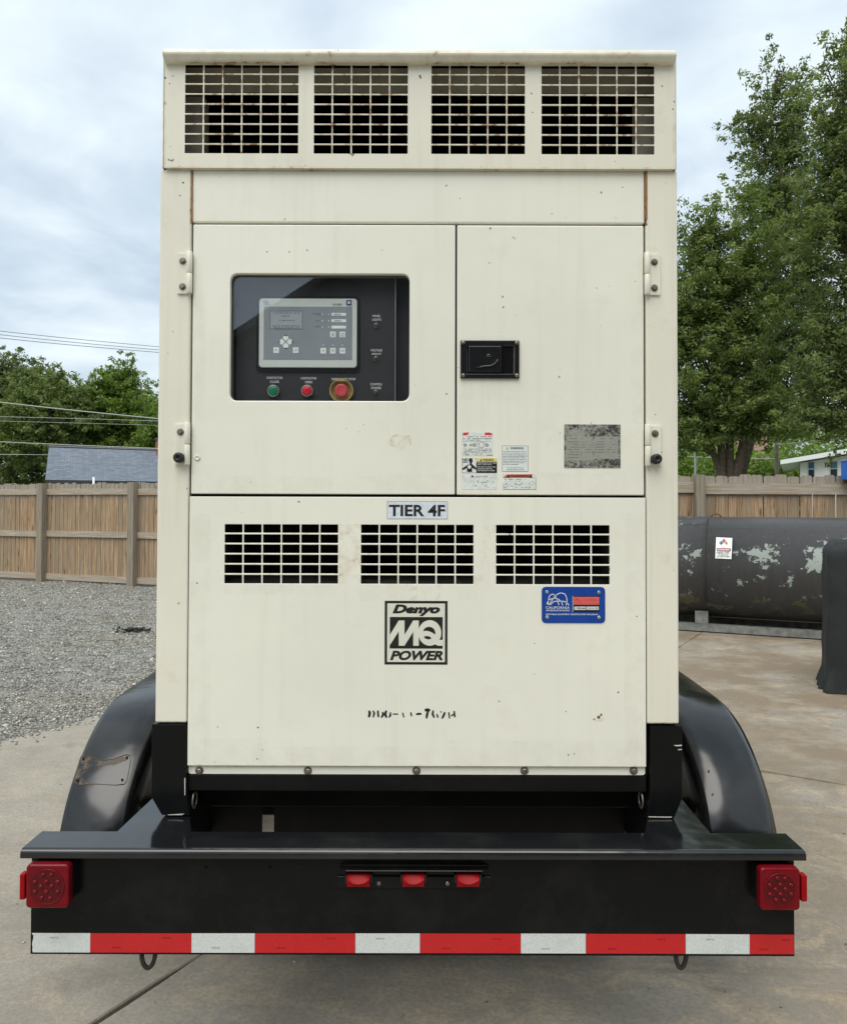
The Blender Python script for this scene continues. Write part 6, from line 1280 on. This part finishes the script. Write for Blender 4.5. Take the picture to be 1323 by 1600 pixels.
tree('oak_tree', 'large dark green tree filling the upper right corner of the photo', 21.0,
     [[(1385, 735, 0.24), (1380, 560, 0.20), (1370, 380, 0.15), (1355, 220, 0.09), (1345, 90, 0.03)]],
     [(1322, 85, 14, 30, 16), (1332, 150, 22, 36, 30), (1308, 140, 10, 22, 7), (1310, 195, 14, 22, 12), (1330, 215, 24, 30, 26), (1300, 235, 14, 16, 8), (1325, 275, 36, 40, 52), (1300, 310, 26, 40, 30), (1318, 350, 50, 46, 80), (1318, 430, 58, 50, 96), (1322, 510, 62, 50, 100), (1322, 590, 60, 50, 96), (1295, 645, 50, 26, 44), (1310, 680, 24, 14, 10), (1390, 300, 60, 180, 120), (1400, 550, 70, 120, 90)],
     'leaves_mid', 0.062, 150, 23, G, dens=0.95, sig=0.34, twigs=([(1310, 150), (1292, 118), (1278, 108), (1266, 102)], [(1300, 125), (1288, 96), (1286, 80)], [(1306, 200), (1290, 180), (1276, 165)]))
# left-hand trees
tree('oak_tree', 'dark green broad tree at the far left edge, its top against the sky', 44.0,
     [[(-10, 760, 0.30), (-8, 690, 0.25), (-4, 640, 0.16), (10, 600, 0.06)]],
     [(-5, 600, 26, 22, 34), (22, 592, 18, 14, 22), (38, 600, 12, 16, 14), (58, 612, 14, 16, 16), (5, 628, 30, 16, 22), (30, 622, 26, 16, 24), (-25, 660, 36, 40, 50), (0, 700, 38, 30, 60), (30, 735, 46, 26, 60), (82, 600, 6, 5, 3)],
     'leaves_dark', 0.105, 110, 31, G, sig=0.46, dens=1.6)
tree('hickory_tree', 'rounded dark green tree between the edge tree and the yellow-green one', 41.0,
     [[(84, 760, 0.30), (84, 690, 0.26), (82, 650, 0.2), (76, 620, 0.1)]],
     [(70, 620, 24, 16, 32), (92, 628, 24, 18, 30), (50, 640, 22, 18, 28), (85, 660, 38, 26, 60), (45, 675, 34, 22, 46), (30, 700, 36, 22, 44), (90, 695, 36, 22, 36), (82, 602, 5, 5, 3), (112, 640, 14, 14, 14)],
     'leaves_oak', 0.10, 110, 32, G, sig=0.44, dens=1.6)
tree('ash_tree', 'yellow-green tree rising above the shingle roof, left of the generator', 43.0,
     [[(186, 760, 0.26), (186, 690, 0.22), (184, 640, 0.14), (182, 600, 0.06)]],
     [(178, 600, 18, 12, 20), (200, 602, 14, 12, 14), (168, 618, 16, 16, 20), (196, 624, 22, 20, 28), (140, 632, 18, 16, 24), (172, 640, 24, 20, 32), (150, 660, 32, 24, 50), (208, 650, 30, 24, 44), (128, 685, 28, 18, 34), (175, 685, 40, 22, 46), (225, 665, 24, 26, 40), (238, 690, 26, 20, 26)],
     'leaves_bright', 0.10, 110, 33, G, sig=0.42, dens=1.6)
tree('young_tree', 'bright green tree half hidden behind the generator, above the roof ridge', 40.0,
     [[(262, 760, 0.2), (262, 700, 0.16), (262, 660, 0.08)]],
     [(252, 675, 18, 22, 30), (262, 655, 18, 20, 26), (240, 690, 20, 14, 18), (280, 690, 36, 40, 60)],
     'leaves_bright', 0.10, 110, 34, G, sig=0.42, dens=1.4)
# far woods that read as one mass
rr = random.Random(77); C_ = []
for k in range(1500):
    x = rr.uniform(-62, 62); y = 66 + rr.uniform(0, 14); h = 9.0 + 2.6 * mnoise.noise(Vector((x * 0.12, 3, 0))) + 1.3 * mnoise.noise(Vector((x * 0.5, 7, 0)))
    if x < 12: h = h * 0.42
    C_.append((x, y, rr.uniform(0.2, max(1.0, h))))
for k in range(420):
    x = rr.uniform(13, 34); C_.append((x, 50 + rr.uniform(0, 5), rr.uniform(0.2, 5.6 + 1.0 * mnoise.noise(Vector((x * 0.4, 1, 0))))))
wd = leaves('woodland', C_, 0.95, 80, 0.20, 'leaves_bright', 78); tag(wd, 'far band of green woods seen low behind both fences', 'woods', kind='stuff')
# a small weed at the foot of the left fence
q = grd(101, 910); wd = leaves('weed', [(q.x + rr.uniform(-0.06, 0.06), q.y + rr.uniform(-0.03, 0.03), 0.04 + 0.10 * rr.random()) for k in range(10)], 0.035, 16, 0.028, 'leaves_bright', 80, None, (q.x, q.y, 0)); tag(wd, 'tiny green weed at the foot of the left fence', 'weed')
